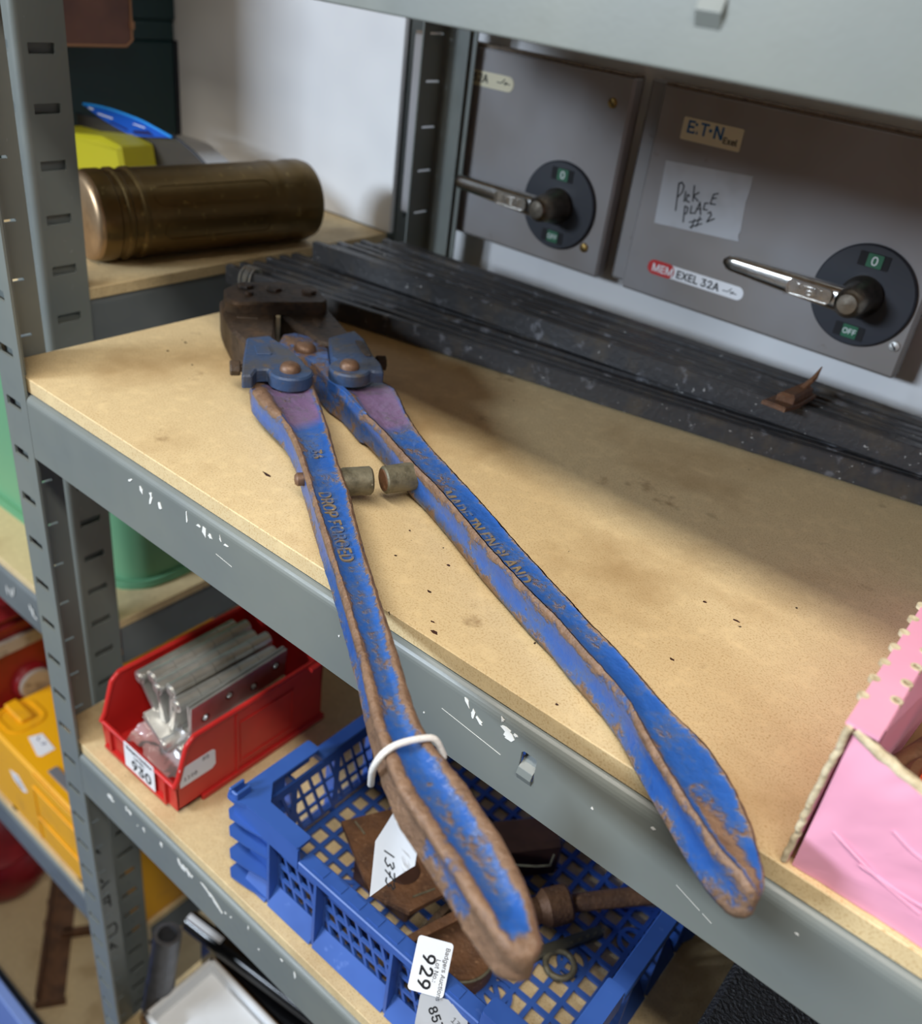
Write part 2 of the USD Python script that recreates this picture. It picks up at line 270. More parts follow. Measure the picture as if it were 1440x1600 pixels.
def beam_mesh(a, b, top, face, h=.0475, clip=None):
    """beam between a and b along its length; face = the outward horizontal direction of its front"""
    t, r = .0016, .0055; arc = [(r - r * math.cos(q), -r + r * math.sin(q)) for q in np.linspace(0, np.pi / 2, 7)]
    path = [(.011, -h + .0008), (.0008, -h + .0008)] + [(x + .0008, z) for x, z in arc] + [(.016, -.0002)]
    prof = LineString(path).buffer(t / 2, join_style=1, quad_segs=2)
    a, b = np.array(a, float), np.array(b, float); L = np.linalg.norm(b - a); ux = (b - a) / L; inw = -np.array(face, float)
    m = xf(ext(prof, L), (a[0], a[1], top), (inw[0], inw[1], 0), (0, 0, 1), (ux[0], ux[1], 0))
    if clip is not None:
        cx, z0, z1 = clip
        cut = join(rbox(cx - .0042, cx + .0042, a[1] - .003, a[1] + .003, z0, z1, .0012))
        m = boolean(m, cut)
        tongue = [(0.0004, z0 - .0008), (-.0012, z0 + .003), (-.0002, z0 + .006), (.0028, (z0 + z1) / 2), (.006, z1 - .002), (.0066, z1)]
        tg = ext(LineString(tongue).buffer(.0006), .0078)
        m = join(m, xf(tg, (cx - .0039, a[1], 0), (0, 1, 0), (0, 0, 1), (1, 0, 0)))
    return m
main = thing('shelving_frame', 'grey slotted steel shelving frame carrying the shelf with the bolt cutters', 'shelving', (.43, .22, -.40))
for xc, yc, sx, sy in ((-.035, 0, 1, 1), (-.035, .443, 1, -1), (.90, 0, -1, 1), (.90, .443, -1, -1)):
    obj('post', post_mesh(xc, yc, sx, sy, -.40, 1.75), 'steel', main)
LEVELS = [1.449, 1.1385, .7965, .2845, -.341]
CLIPS = {1.449: (.4237, 1.4145, 1.434), 1.1385: (.4205, 1.1095, 1.1255), .7965: None}
beams = {}
for z in LEVELS:
    beams[z] = obj('beam', beam_mesh((.0005, 0), (.8655, 0), z, (0, -1), clip=CLIPS.get(z)), 'steel', main, smooth=25)
    obj('beam', beam_mesh((.0005, .443), (.8655, .443), z, (0, 1)), 'steel', main, smooth=25)
    for x, s in ((-.034, -1), (.899, 1)):
        obj('beam', beam_mesh((x, .034), (x, .409), z, (s, 0)), 'steel', main, smooth=25)
left = thing('shelving_frame', 'blue-grey slotted shelving frame standing set back behind the main frame, holding the bronze shell case', 'shelving', (-.6, .3, -.40))
for xc, yc, sx, sy, ln in ((-.11, .078, -1, 1, (0, .010)), (-.11, .516, -1, -1, (0, 0)), (-1.1, .078, 1, 1, (0, 0)), (-1.1, .516, 1, -1, (0, 0))):
    obj('post', post_mesh(xc, yc, sx, sy, -.40, 1.75, w=.038, phase=1.332, pitch=.0388, lean=ln, backed=True), 'steel', left)
LLEV = [1.62, 1.149, .805, .302, -.341]  # top level is out of view, added to cast shade
lb = {}
for z in LLEV:
    lb[z] = obj('beam', beam_mesh((-1.062, .079), (-.148, .079), z, (0, -1)), 'steel2', left, smooth=25)
    obj('beam', beam_mesh((-1.062, .515), (-.148, .515), z, (0, 1)), 'steel2', left, smooth=25)
    obj('beam', beam_mesh((-.112, .115), (-.112, .478), z, (1, 0)), 'steel2', left, smooth=25)
    obj('beam', beam_mesh((-1.098, .115), (-1.098, .478), z, (-1, 0)), 'steel2', left, smooth=25)
# white paint flecks left on the beams
rng = np.random.default_rng(5)
def flecks(spots, y):
    P = [affinity.translate(affinity.rotate(blob(rng, a, b), rt, origin=(0, 0)), x, z) for x, z, a, b, rt in spots]
    return xf(ext(unary_union([p for p in P if p.area > 0]), .0003), (0, y, 0), (1, 0, 0), (0, 0, 1), (0, -1, 0))
mainspots = [(.1295, 1.1262, .0014, .0030, 10), (.1385, 1.1240, .0014, .0050, -15), (.1392, 1.1275, .0016, .0020, 0), (.1478, 1.1241, .0018, .0028, 0), (.118, 1.128, .0030, .0008, 30), (.1739, 1.1285, .0008, .0042, 0),
             (.1846, 1.1282, .002, .001, 20), (.190, 1.1274, .0022, .0034, 30), (.1955, 1.1268, .0024, .0016, 0), (.2048, 1.1298, .0010, .0026, 20), (.2085, 1.1278, .0030, .0007, 0),
             (.3835, 1.1300, .0014, .0036, 15), (.3880, 1.1270, .0012, .0030, 0), (.3915, 1.1255, .0022, .0016, -40), (.4062, 1.1312, .0028, .0014, 0), (.4085, 1.1284, .0026, .0030, 20), (.4115, 1.1310, .0012, .0010, 0), (.4025, 1.1352, .0020, .0014, 0),
             (.5093, 1.1262, .0012, .0008, 0), (.455, 1.120, .0007, .0007, 0), (.482, 1.131, .001, .0007, 0), (.30, 1.119, .0007, .0007, 0), (.36, 1.108, .0006, .0006, 0), (.545, 1.127, .0008, .0005, 0)]
obj('paint_fleck', flecks(mainspots, .0), 'chip', main, smooth=False, kind='stuff')
obj('scratch', xf(ext(unary_union([LineString(l).buffer(.00007) for l in (((.4985, 1.1103), (.5105, 1.1055)), ((.512, 1.1050), (.5165, 1.1032)), ((.37, 1.118), (.406, 1.1145)), ((.2, 1.117), (.214, 1.1155)))]), .0002), (0, 0, 0), (1, 0, 0), (0, 0, 1), (0, -1, 0)), 'chip', main, smooth=False, kind='stuff')
low = [(.0455, .7816, .0024, .0020, 20), (.049, .7796, .0016, .0012, 0), (.0700, .7886, .0008, .0030, 0), (.0745, .7870, .0022, .0016, 0), (.0941, .7820, .0012, .0018, 0), (.1180, .7853, .0014, .0020, 0), (.1420, .7860, .0012, .0028, 20), (.1470, .7838, .0022, .0026, 0), (.1520, .7832, .0030, .0026, 0), (.1575, .7832, .0014, .0012, 0),
       (.1745, .7850, .0036, .0012, -20), (.181, .7826, .0020, .0016, 0), (.187, .7800, .0050, .0014, -35), (.1925, .7760, .0024, .0010, -30), (.199, .779, .0008, .0007, 0), (.2055, .7805, .0008, .0007, 0), (.2633, .7898, .0011, .0008, 0), (.2775, .7872, .0008, .0032, 0), (.226, .789, .0005, .0018, 0), (.085, .7795, .0005, .0005, 0), (.238, .775, .0006, .0006, 0)]
obj('paint_fleck', flecks([(x, z, a * 1.5, b * 1.5, r_) for x, z, a, b, r_ in low], .0), 'chip', main, smooth=False, kind='stuff')
obj('paint_fleck', flecks([(-.262, .783, .0016, .007, 15), (-.256, .786, .0016, .007, -15), (-.270, .781, .0016, .007, 0), (-.222, .786, .0018, .005, 20), (-.218, .781, .0018, .005, 0), (-.214, .777, .004, .0012, 0)], .078), 'chip', left, smooth=False, kind='stuff')
# marker writing on the inner flange of the near post
fr = ((-.0330, .006, 0), (0, 1, 0), (0, 0, 1), (1, 0, 0))
A_ = lambda y, z, s: [[(y, z), (y + .45 * s, z + s), (y + .9 * s, z)], [(y + .2 * s, z + .35 * s), (y + .7 * s, z + .35 * s)]]
for wr in (A_(.006, .612, .012), A_(.004, .566, .013) + [[(.0066, .566), (.0066, .556), (.022, .562)]], [[(.020, .530), (.006, .536), (.020, .540), (.020, .522)]], [[(.008, .490), (.008, .472), (.022, .472), (.024, .480), (.022, .490), (.008, .490)]], A_(.009, .446, .013)):
    obj('marker_letter', strokes(wr, .0018, fr), 'blackmat', main, smooth=False)

def board(x0, x1, y0, y1, z, label, th=.0105):
    obj('shelf_board', rbox(x0, x1, y0, y1, z - th, z, .0005), 'board', label=label, cat='shelf board', smooth=False)
board(-.033, .898, .0035, .4395, 1.150, 'stained tan hardboard shelf under the blue bolt cutters')
mb = stage.GetPrimAtPath('/World/shelf_board'); rng2 = np.random.default_rng(8)
FL = [(.1921,.0431,.0038,.0012),(.3229,.0549,.0012,.0008),(.331,.0302,.0014,.0007),(.3483,.0133,.0013,.0006),(.3537,.008,.0024,.0010),(.2875,.0638,.0007,.0006),(.2987,.0403,.0008,.0006),(.4223,.0115,.0010,.0008),(.1796,.1696,.0010,.0007),(.0914,.2311,.0012,.0009),(.311,.0857,.0008,.0006),(.4341,.1332,.0012,.0008),(.4443,.0781,.0012,.0008),(.4535,.1311,.0016,.0009),(.126,.1857,.0010,.0008),(.0409,.1029,.0008,.0006),(.0049,.1238,.0016,.0009),(.0107,.104,.0010,.0008),(.356,.0536,.0008,.0006)]
obj('dark_fleck', xf(ext(unary_union([affinity.translate(blob(rng2, a, b), x, y) for x, y, a, b in FL]), .0003), (0, 0, 1.1500)), 'wood', mb, smooth=False, kind='stuff')
board(-.033, .898, .0035, .4395, .808, 'tan hardboard shelf under the red bin and blue crate')
board(-.033, .898, .0035, .4395, .2955, 'hardboard shelf under the white foam tray, low in the main frame')
board(-.033, .898, .0035, .4395, 1.4605, 'hardboard shelf above the grey switch boxes, resting on the top beam')
board(-1.095, -.1115, .0825, .4660, 1.629, 'unseen hardboard shelf added for shade at the top of the set-back frame', .0095)
board(-1.095, -.1115, .0825, .4660, 1.158, 'tan hardboard shelf under the bronze shell case', .0095)
board(-1.095, -.1115, .0825, .4660, .8145, 'tan hardboard shelf under the green tub', .0095)
board(-1.095, -.1115, .0825, .4660, .3125, 'tan hardboard shelf under the yellow case', .0105)
board(-1.095, -.1115, .0825, .4660, -.3305, 'beige shelf at the bottom, under the rusty angle bracket', .0105)

# ------------------------------------------------------------------ bolt cutters
L1 = np.array([[.1335,.0800],[.1450,.0748],[.1600,.0700],[.1730,.0668],[.1888,.0612],[.2058,.052],[.2204,.0428],[.2341,.0337],[.2583,.0175],[.2861,-.0009],[.3114,-.0175],[.3351,-.0333],[.3629,-.0525],[.3815,-.0667],[.3941,-.0752],[.4032,-.0806],[.4115,-.0857],[.4205,-.09],[.43,-.0931],[.4421,-.097],[.451,-.1004],[.4595,-.1036],[.4673,-.1062],[.4752,-.1085]])
R1 = np.array([[.1404,.1238],[.1677,.1063],[.2059,.0798],[.2323,.0603],[.2456,.0515],[.2623,.0407],[.2814,.026],[.308,.0062],[.3244,-.005],[.3405,-.0164],[.3646,-.0329],[.3822,-.0456],[.3952,-.0548],[.4042,-.0603],[.4112,-.0633],[.4205,-.066],[.4308,-.0684],[.4417,-.073],[.4524,-.0768],[.4626,-.0815],[.4723,-.0868],[.4791,-.0915],[.4842,-.0968]])
L2 = np.array([[.171,.1256],[.1994,.1124],[.2228,.1048],[.2496,.0935],[.2684,.0859],[.2823,.0817],[.3049,.0721],[.3181,.0663],[.3442,.0544],[.3676,.0452],[.3897,.0365],[.3978,.0347],[.4149,.0268],[.4301,.0206],[.4444,.0147],[.4556,.0082],[.4666,-.0007],[.4775,-.0083],[.4889,-.0159],[.4996,-.023],[.5092,-.0287],[.5166,-.0325],[.5216,-.0332]])
R2 = np.array([[.1846,.16],[.2186,.1354],[.2421,.1211],[.2617,.1116],[.2765,.1057],[.3057,.0931],[.3274,.0834],[.3495,.0729],[.3689,.0644],[.3949,.0534],[.415,.0446],[.4314,.0384],[.4475,.0312],[.4633,.0234],[.4768,.0183],[.4868,.0154],[.4963,.0093],[.5061,.0015],[.5148,-.0064],[.5214,-.0142],[.5257,-.0215]])
def resample(P, n, sm=3):
    s = np.r_[0, np.cumsum(np.linalg.norm(np.diff(P, axis=0), axis=1))]; t = np.linspace(0, s[-1], n)
    Q = np.c_[np.interp(t, s, P[:, 0]), np.interp(t, s, P[:, 1])]
    for _ in range(sm): Q[1:-1] = (Q[:-2] + 2 * Q[1:-1] + Q[2:]) / 4
    return Q
def handle_mesh(L, R, head, z0, zt, seed, rusty_side, bar, tip=.0090):
    n = 230; l, r = resample(L, n, 12), resample(R, n, 12)
    # one long casting: extend under the hinge plate, round off at the grip end
    hl, hr = np.array(head[0]), np.array(head[1]); k = 14
    ex = np.linspace(0, 1, k, endpoint=False)[:, None]
    l = np.vstack([hl + (l[0] - hl) * ex, l]); r = np.vstack([hr + (r[0] - hr) * ex, r])
    d = (l[-1] + r[-1]) / 2 - (l[-9] + r[-9]) / 2; d /= np.linalg.norm(d); c = (l[-1] + r[-1]) / 2; h = (r[-1] - l[-1]) / 2
    for q in np.linspace(0, np.pi / 2 * .97, 14)[1:]:
        l = np.vstack([l, c - h * math.cos(q) + d * tip * math.sin(q)]); r = np.vstack([r, c + h * math.cos(q) + d * tip * math.sin(q)])
    N = len(l); rings, wear, pur = [], [], []
    for i in range(N):
        t = (i - k) / (n - 1); w = np.linalg.norm(r[i] - l[i]); u = (r[i] - l[i]) / max(w, 1e-6)
        top = zt - .007 * max(0, min(1, -t * 12 + .25)) if t < .02 else zt
        grip = min(1, max(0, (t - .62) / .12)); endf = max(0, (i - (k + n - 1 - 5)) / 20.0)
        rim = min((.0024 if rusty_side else .0016) + (.0020 if rusty_side else .0003) * grip, .2 * w); rd = (.0026 if rusty_side else .0013) * (1 - min(1, endf * 4)) * min(1, w / .016)
        sh_ = .0062 * max(0, 1 - max(0, t) / .13) if rusty_side else .003 * max(0, 1 - max(0, t) / .10)
        if bar[0] < t < bar[0] + .03: rd *= .7                  # low step beside the stop
        hz = top - z0; mid = .0016 + .0018 * grip; mid = min(mid, .12 * w); e = min(.0022, .2 * w); lowin = .09 * w
        lift = .0035 * min(1, endf * 1.6) ** 2
        S = [(lowin, lift), (.5 * w, lift), (w - lowin, lift), (w - e * .2, .14 * hz + lift), (w - mid, .38 * hz), (w - mid * .9, .62 * hz), (w, .86 * hz), (w - e * .35, .96 * hz), (w - e, hz), (w - rim, hz),
             (w - rim - .08 * w, hz - .55 * rd), (w - rim - .18 * w, hz - rd * .92), (.5 * w, hz - rd * 1.05), (rim + sh_ * .9 + .18 * w, hz - rd * .92), (rim + sh_ + .08 * w, hz - .55 * rd), (rim + sh_, hz), (e + sh_ * .4, hz + sh_ * .12), (e * .35, .96 * hz), (0, .86 * hz), (mid * .9, .62 * hz), (mid, .38 * hz), (e * .2, .14 * hz + lift)]
        W = [.5, .5, .5, .6, .4, .4, .60, .72, .80, .66, .32, .24, .33, .26, .34, .68, .80, .72, .58, .28, .26, .52]
        rs = rusty_side * min(1, max(0, (t - .70) / .04)) * (1 - .8 * (.885 < t < .965))
        for q in (18, 19, 20, 21): W[q] = W[q] + (1.0 - W[q]) * rs
        tipw = min(1, max(0, endf * 2.6 - .5)) * (1 if rusty_side else .45); W = [a + (.95 - a) * tipw for a in W]
        if rusty_side and .84 < t < 1.0: W[11:14] = [W[11] + .10, W[12] + .16, W[13] + .13]
        if not rusty_side and .90 < t: W[12:14] = [W[12] + .22, W[13] + .5]
        pp = [0] * 22
        f = min(1, max(0, (.165 - t) / .03)) if t > -.03 else 0
        for q in (10, 11, 12, 13, 14): pp[q] = f
        cq = i - (k + n - 1); cs = 1.0 if cq <= 0 else .40 + .60 * max(0, math.cos(cq / 13 * np.pi / 2)) ** .6; zm_ = hz * .50
        rings.append([[*(l[i] + u * a), z0 + zm_ + (z - zm_) * cs] for a, z in S]); wear += W; pur += pp
    v, fc = loft(rings); rg = np.random.default_rng(seed)
    wear = np.r_[wear, .9, .9]; pur = np.r_[pur, 0, 0]
    v = v.copy(); v += (meshkit.fbm(v * 240, 3, seed) - .5)[:, None] * .0009 * wear[:, None]
    return (v, fc), wear, pur
cut = thing('bolt_cutters', 'long worn blue bolt cutters with rusty jaws lying across the tan shelf', 'bolt cutters', (.20, .10, 1.151))
ones = lambda m, w=0.3: {'wear': np.full(len(vf(m)[0]), w), 'purple': np.zeros(len(vf(m)[0]))}
m1, w1, p1 = handle_mesh(L1, R1, ((.110, .097), (.118, .134)), 1.1545, 1.1745, 3, 1.0, (.285, .47))
h1 = obj('handle', m1, 'cutter', cut, smooth=True, attrs={'wear': w1, 'purple': p1}, label='blue handle reaching over the shelf edge, with a rust-covered grip')
m2, w2, p2 = handle_mesh(L2, R2, ((.148, .138), (.160, .170)), 1.1520, 1.1735, 8, 0.0, (.27, .50))
h2 = obj('handle', m2, 'cutter', cut, smooth=True, attrs={'wear': w2, 'purple': p2}, label='blue handle lying on the shelf, its grip at the front beam')
tong = [(.0795,.1645),(.0978,.1702),(.115,.164),(.1339,.1479),(.1556,.1331),(.175,.1265),(.204,.1128),(.200,.1122),(.1729,.1232),(.1556,.1265),(.1314,.1368),(.1166,.140),(.100,.135),(.088,.142),(.078,.155)]
tg = prism(tong, 1.1525, 1.1742, .0006)
tv, tf, tn = meshkit.arrays(tg, 35)
obj('hinge_arm', (tv, tf), 'cutter', cut, smooth=True, attrs={'wear': np.full(len(tv), .46), 'purple': np.zeros(len(tv))})
jl = [(.0840,.1190),(.0920,.1345),(.0640,.1600),(.0380,.1830),(.0180,.2000),(-.0060,.2010),(-.0140,.1840),(.0030,.1570),(.0170,.1475),(.0300,.1400),(.0560,.1265)]
jr = [(.0423,.1834),(.0500,.1775),(.0621,.1749),(.0850,.1690),(.1064,.1634),(.1163,.1677),(.1150,.1905),(.0879,.2034),(.0571,.2181),(.036,.229),(.020,.228),(.022,.208)]
for nm, P in (('jaw', jl), ('jaw', jr)): obj(nm, prism(round_poly(P, .0025), 1.1525, 1.1765, .0022), 'rustdark', cut, smooth=40)
pan = [(.0215,.1545),(.0330,.1690),(.0500,.1560),(.0390,.1440)]
obj('maker_panel', prism(round_poly(pan, .001), 1.1762, 1.1771, .0003), 'rustdark', cut, smooth=False)
obj('maker_panel', prism(round_poly([(.0640,.1990),(.0800,.1905),(.0900,.1800),(.0730,.1880)], .001), 1.1762, 1.1771, .0003), 'rustdark', cut, smooth=False)
st = [(.0348,.1448),(.0708,.2044),(.0640,.2110),(.0362,.2240),(.0142,.2050),(.0006,.1780),(.006,.1587),(.023,.146)]
obj('jaw_strap', prism(round_poly(st, .006), 1.1767, 1.1865, .0016), 'rustdark', cut, smooth=40, label='thick rusty strap plate across both jaws')
for x, y, r in ((.0125, .1745, .0062), (.0285, .1890, .0060), (.0470, .2080, .0058), (.0270, .1660, .0030)):
    obj('jaw_bolt', lathe([(r, 0), (r, .0012), (r * .9, .0022), (r * .45, .0026)], (x, y, 1.1865), n=6 if r > .005 else 16), 'rustdark', cut, smooth=25)
pl = Polygon([(.0840,.1170),(.0895,.1325),(.0971,.1312),(.1119,.1292),(.1315,.1240),(.1500,.1150),(.1420,.1050),(.1330,.0960),(.1290,.0880),(.1345,.0800),(.1310,.0745),(.1100,.0930)]).union(Point(.1425,.1050).buffer(.0142, quad_segs=10))
pr_ = Polygon([(.1137,.1657),(.1140,.1910),(.1300,.1850),(.1534,.1697),(.1664,.1638),(.1785,.1545),(.1740,.1490),(.1690,.1500),(.1640,.1480),(.1600,.1405),(.1400,.1430)]).union(Point(.1600,.1410).buffer(.0140, quad_segs=10))
for P, zt in ((pl, 1.1825), (pr_, 1.1820)): obj('hinge_plate', prism(np.array(P.buffer(-.0015).buffer(.003, quad_segs=4).buffer(-.0015, quad_segs=4).simplify(.0001).exterior.coords)[:-1], 1.1738, zt, .0012), 'plate', cut, smooth=40)
obj('number_panel', prism(round_poly([(.0985,.1115),(.1040,.1190),(.1170,.1115),(.1110,.1035)], .001), 1.1824, 1.1833, .0003), 'plate', cut, smooth=False)
obj('number_panel', prism(round_poly([(.1290,.1760),(.1330,.1795),(.1560,.1660),(.1520,.1630)], .001), 1.1819, 1.1829, .0003), 'rustdark', cut, smooth=False)
for x, y, z, r in ((.1420, .1050, 1.1822, .0068), (.1600, .1405, 1.1817, .0066), (.1080, .1490, 1.1740, .0078)):
    obj('rivet', lathe([(r, -.001), (r, .0008), (r * .93, .0030), (r * .72, .0046), (r * .4, .0053), (.0001, .0055)], (x, y, z), n=28), 'rivet', cut, smooth=50)
for x, y, dx, dy in ((.0985, .1075, -.58, -.81), (.1385, .1810, .58, .81)):
    a = np.array([x, y, 1.1675]); d = np.array([dx, dy, 0]); j = obj('adjuster_screw', cyl(a, a + d * .010, .0028, 14), 'rustdark', cut)
    obj('screw_head', cyl(a + d * .006, a + d * .013, .0056, 8, .0008), 'rustdark', j, smooth=20)
ax = np.array([.0082, .0125, 0]); ax /= np.linalg.norm(ax)
for c0, ln, a_, q in (((.2440, .0540, 1.1650), .0165, ax, 1), ((.2570, .0732, 1.1650), .0195, np.array([.40, .9165, 0]), 0)):
    c0 = np.array(c0); sd = obj('stop_stud', lathe([(.0070, -.003 if q else -.0002), (.0080, .0006), (.0082, ln - .0012), (.0070, ln)], c0, a_, 32), 'stub', cut, smooth=35)
    if not q: obj('stud_face', lathe([(.0001, -.0008), (.0058, -.0006), (.0070, .0001)], c0, a_, 28), 'rust', sd, smooth=40)
obj('stud_rivet', lathe([(.0038, -.004), (.0038, .0005), (.0026, .0018), (.0003, .0022)], (.2265, .0365, 1.1650), -ax, 18), 'rivet', cut, smooth=40)
# raised cast lettering in the channels
def along(P, Q, zt):
    P, Q = np.array(P, float), np.array(Q, float); u = (Q - P) / np.linalg.norm(Q - P); return ((P[0], P[1], zt), (u[0], u[1], 0), (-u[1], u[0], 0))
obj('cast_lettering', text('MADE IN ENGLAND', .0068, along((.2935, .0780), (.3880, .0385), 1.1711), .0017, True), 'cast', h2, smooth=False, label='raised cast letters MADE IN ENGLAND')
obj('cast_lettering', text('36', .0060, along((.2150, .0560), (.2330, .0430), 1.1710), .0017, True), 'cast', h1, smooth=False, label='raised cast number')
obj('cast_lettering', text('DROP FORGED', .0066, along((.2520, .0270), (.3300, -.0235), 1.1710), .0017, True), 'cast', h1, smooth=False, label='raised worn cast letters')
# string and tag on the near handle
zz = 1.1765
lp = [(.4150,-.0600,1.1665),(.4115,-.0622,1.1755),(.4078,-.0690,1.1765),(.4046,-.0759,1.1766),(.4032,-.0808,1.1755),(.4020,-.0828,1.1715),(.3995,-.0822,1.1640),(.3975,-.0800,1.1570),(.3955,-.0775,1.1500),(.3927,-.0742,1.1440)]
lp2 = [(.4150,-.0600,1.1665),(.4140,-.0620,1.1560),(.4110,-.0670,1.1515),(.4075,-.0720,1.1512)]
def smooth_path(P, n=40):
    P = np.array(P, float); s = np.r_[0, np.cumsum(np.linalg.norm(np.diff(P, axis=0), axis=1))]; t = np.linspace(0, s[-1], n)
    Q = np.c_[tuple(np.interp(t, s, P[:, k]) for k in range(3))]
    for _ in range(3): Q[1:-1] = (Q[:-2] + 2 * Q[1:-1] + Q[2:]) / 4
    return Q
tagt = thing('paper_tag', 'white paper tag marked 1373 hung by string from the near blue handle', 'tag', (.405, -.075, 1.08))
obj('string', join(tube(smooth_path(lp), .00135, 10), tube(smooth_path(lp2), .0013, 10), tube(smooth_path([(.4100,-.0680,1.1515),(.409,-.073,1.143),(.4085,-.0755,1.137)]), .0006, 6)), 'string', tagt, smooth=50)
tp = np.array([(.4060, 1.1415), (.3990, 1.1165), (.3991, 1.0800), (.4199, 1.1208), (.4200, 1.1300), (.4120, 1.1420)])
fold = lambda x, z: -.075 + .0030 * math.sin((x - .399) * 150)
g = ext(Polygon(tp), .0004); gv, gf = vf(trimesh.Trimesh(*vf(g)).subdivide().subdivide().subdivide())
gv = np.array([[x, fold(x, z) - d, z] for x, z, d in gv]); obj('card', (gv, gf[:, ::-1]), 'label', tagt, smooth=40)
# the digits run down the card
S = .0055
three = [[(0, .9), (.5, 1), (.9, .8), (.45, .55), (.95, .3), (.5, 0), (0, .1)]]
dig = [[[(.5, 0), (.5, 1)]], three, [[(0, 1), (1, 1), (.35, 0)], [(.2, .5), (.85, .5)]], three]
ln = []
for i, d in enumerate(dig):
    for l in d: ln.append([((b - .5) * S * .9, -(a + i * 1.28) * S * .80) for a, b in l])
ang = math.radians(8); fru = (math.cos(ang), 0, math.sin(ang)); frv = (-math.sin(ang), 0, math.cos(ang))
obj('handwriting', strokes(ln, .0006, ((.4095, -.0792, 1.1245), fru, frv), .0003), 'blackmat', tagt, smooth=False, label='handwritten 1373')

# ------------------------------------------------------------------ switch boxes on the wall
def frame_xz(x, y, z): return ((x, y, z), (1, 0, 0), (0, 0, 1), (0, -1, 0))
def pill(x0, x1, z0, z1, r): return sbox(x0 + r, z0 + r, x1 - r, z1 - r).buffer(r, quad_segs=8)
def slab(poly, y, d): return xf(ext(poly, d), (0, y, 0), (1, 0, 0), (0, 0, 1), (0, -1, 0))
Y = .450
def isolator(x0, x1, label, disc, screws, bodyx):
    t = thing('switch_box', label, 'electrical switch', ((x0 + x1) / 2, .49, 1.19))
    obj('enclosure', rbox(bodyx[0], bodyx[1], Y + .016, .4780, 1.1905, 1.3555, .002), 'sw', t, smooth=False)
    obj('cover', rbox(x0, x1, Y, Y + .014, 1.190, 1.3545, .0022), 'sw', t, smooth=False)
    obj('dust_layer', rbox(x0 + .001, x1 - .001, Y + .0008, Y + .0155, 1.3540, 1.3562, .0008), 'dust', t, smooth=False)
    dx, dz = disc
    obj('switch_disc', lathe([(.0378, 0), (.0378, .0022), (.0366, .0034), (.02, .0036)], (dx, Y, dz), (0, -1, 0), 64), 'black', t, smooth=40)
    for zz_, tx in ((.0265, '0'), (-.0272, 'OFF')):
        obj('indicator_window', slab(pill(dx - .0112, dx + .0112, dz + zz_ - .0052, dz + zz_ + .0052, .0008), Y - .0033, .0006), 'blackmat', t, smooth=False)
        g = obj('indicator', slab(pill(dx - .0050, dx + .0062, dz + zz_ - .0048, dz + zz_ + .0048, .0006), Y - .0036, .0007), 'green_ind', t, smooth=False)
        obj('lettering', text(tx, .0062 if tx == '0' else .0040, frame_xz(dx + .0006, Y - .0043, dz + zz_), .0002, center=True), 'white', g, smooth=False, label='white ' + tx)
    # hub and lever
    hub = lathe([(.0155, 0), (.0155, .004), (.0128, .008), (.0120, .020), (.0105, .030), (.0070, .0335), (.0001, .0340)], (dx, Y - .0034, dz), (0, -1, 0), 40)
    obj('hub', hub, 'chromedull', t, smooth=40)
    rings, n = [], 26
    for i, q in enumerate(np.linspace(0, 1, n)):
        cx = dx + .009 - q * .112; cz = dz - .0005 + .0015 * q; cy = Y - .0265 + .003 * q
        hz = (.0098 - .0038 * q) * (1 if q < .93 else math.sqrt(max(.05, 1 - ((q - .93) / .075) ** 2))) * min(1, .55 + q * 8); hy = (.0085 - .0035 * q) * (1 if q < .93 else math.sqrt(max(.05, 1 - ((q - .93) / .075) ** 2))) * min(1, .55 + q * 8)
        rings.append([[cx, cy - hy * np.sign(math.sin(a)) * abs(math.sin(a)) ** .75, cz + hz * np.sign(math.cos(a)) * abs(math.cos(a)) ** .75] for a in np.arange(20) / 20 * 2 * np.pi])
    lv = obj('lever', loft(rings), 'chrome', t, smooth=40)
    pad = pill(dx - .046, dx - .012, dz - .0052, dz + .0062, .004); ring = pad.difference(pad.buffer(-.0009))
    obj('raised_pad', xf(join(ext(pad, .0012), ext(ring, .0020)), (0, Y - .0345, 0), (1, 0, .0), (0, 0, 1), (0, -1, 0)), 'chrome', lv, smooth=False)
    if tag: obj('lettering', text('MEM', .0062, ((dx - .0395, Y - .0357, dz - .0026), (1, 0, 0), (0, 0, 1), (0, -1, 0)), .0007, True), 'chrome', lv, smooth=False)
    for sx, sz, m in screws:
        s_ = obj('screw', boolean(lathe([(.0042, -.001), (.0042, .0006), (.0034, .0016), (.0001, .0021)], (sx, Y, sz), (0, -1, 0), 24), join(rot(rbox(sx - .0032, sx + .0032, Y - .004, Y - .0009, sz - .0005, sz + .0005), [0, 1, 0], 35, (sx, Y, sz)))), m, t, smooth=35)
        obj('cross_slot', xf(ext(sbox(-.0004, -.003, .0004, .003), .0003), (sx, Y - .0017, sz), (.82, 0, .57), (-.57, 0, .82), (0, -1, 0)), 'blackmat', s_, smooth=False)
    return t
def switch_mark(x, z, s):
    return [[(x, z), (x + s, z)], [(x + s, z), (x + 1.7 * s, z + .75 * s)], [(x + 2.0 * s, z), (x + 2.9 * s, z)], [(x + 1.75 * s, z - .25 * s), (x + 2.2 * s, z + .3 * s)], [(x + 1.55 * s, z + .1 * s), (x + 2.25 * s, z + .05 * s)]]
b1 = isolator(-.082, .1585, 'smaller-looking grey switch box with black dial, partly hidden behind the slotted back post', (.1075, 1.2420), ((.1414, 1.3327, 'brass'), (.1405, 1.2129, 'brass')), (-.080, .1525))
obj('rating_label', slab(pill(-.052, .0396, 1.3225, 1.3350, .006), Y, .0004), 'cream', b1, smooth=False)
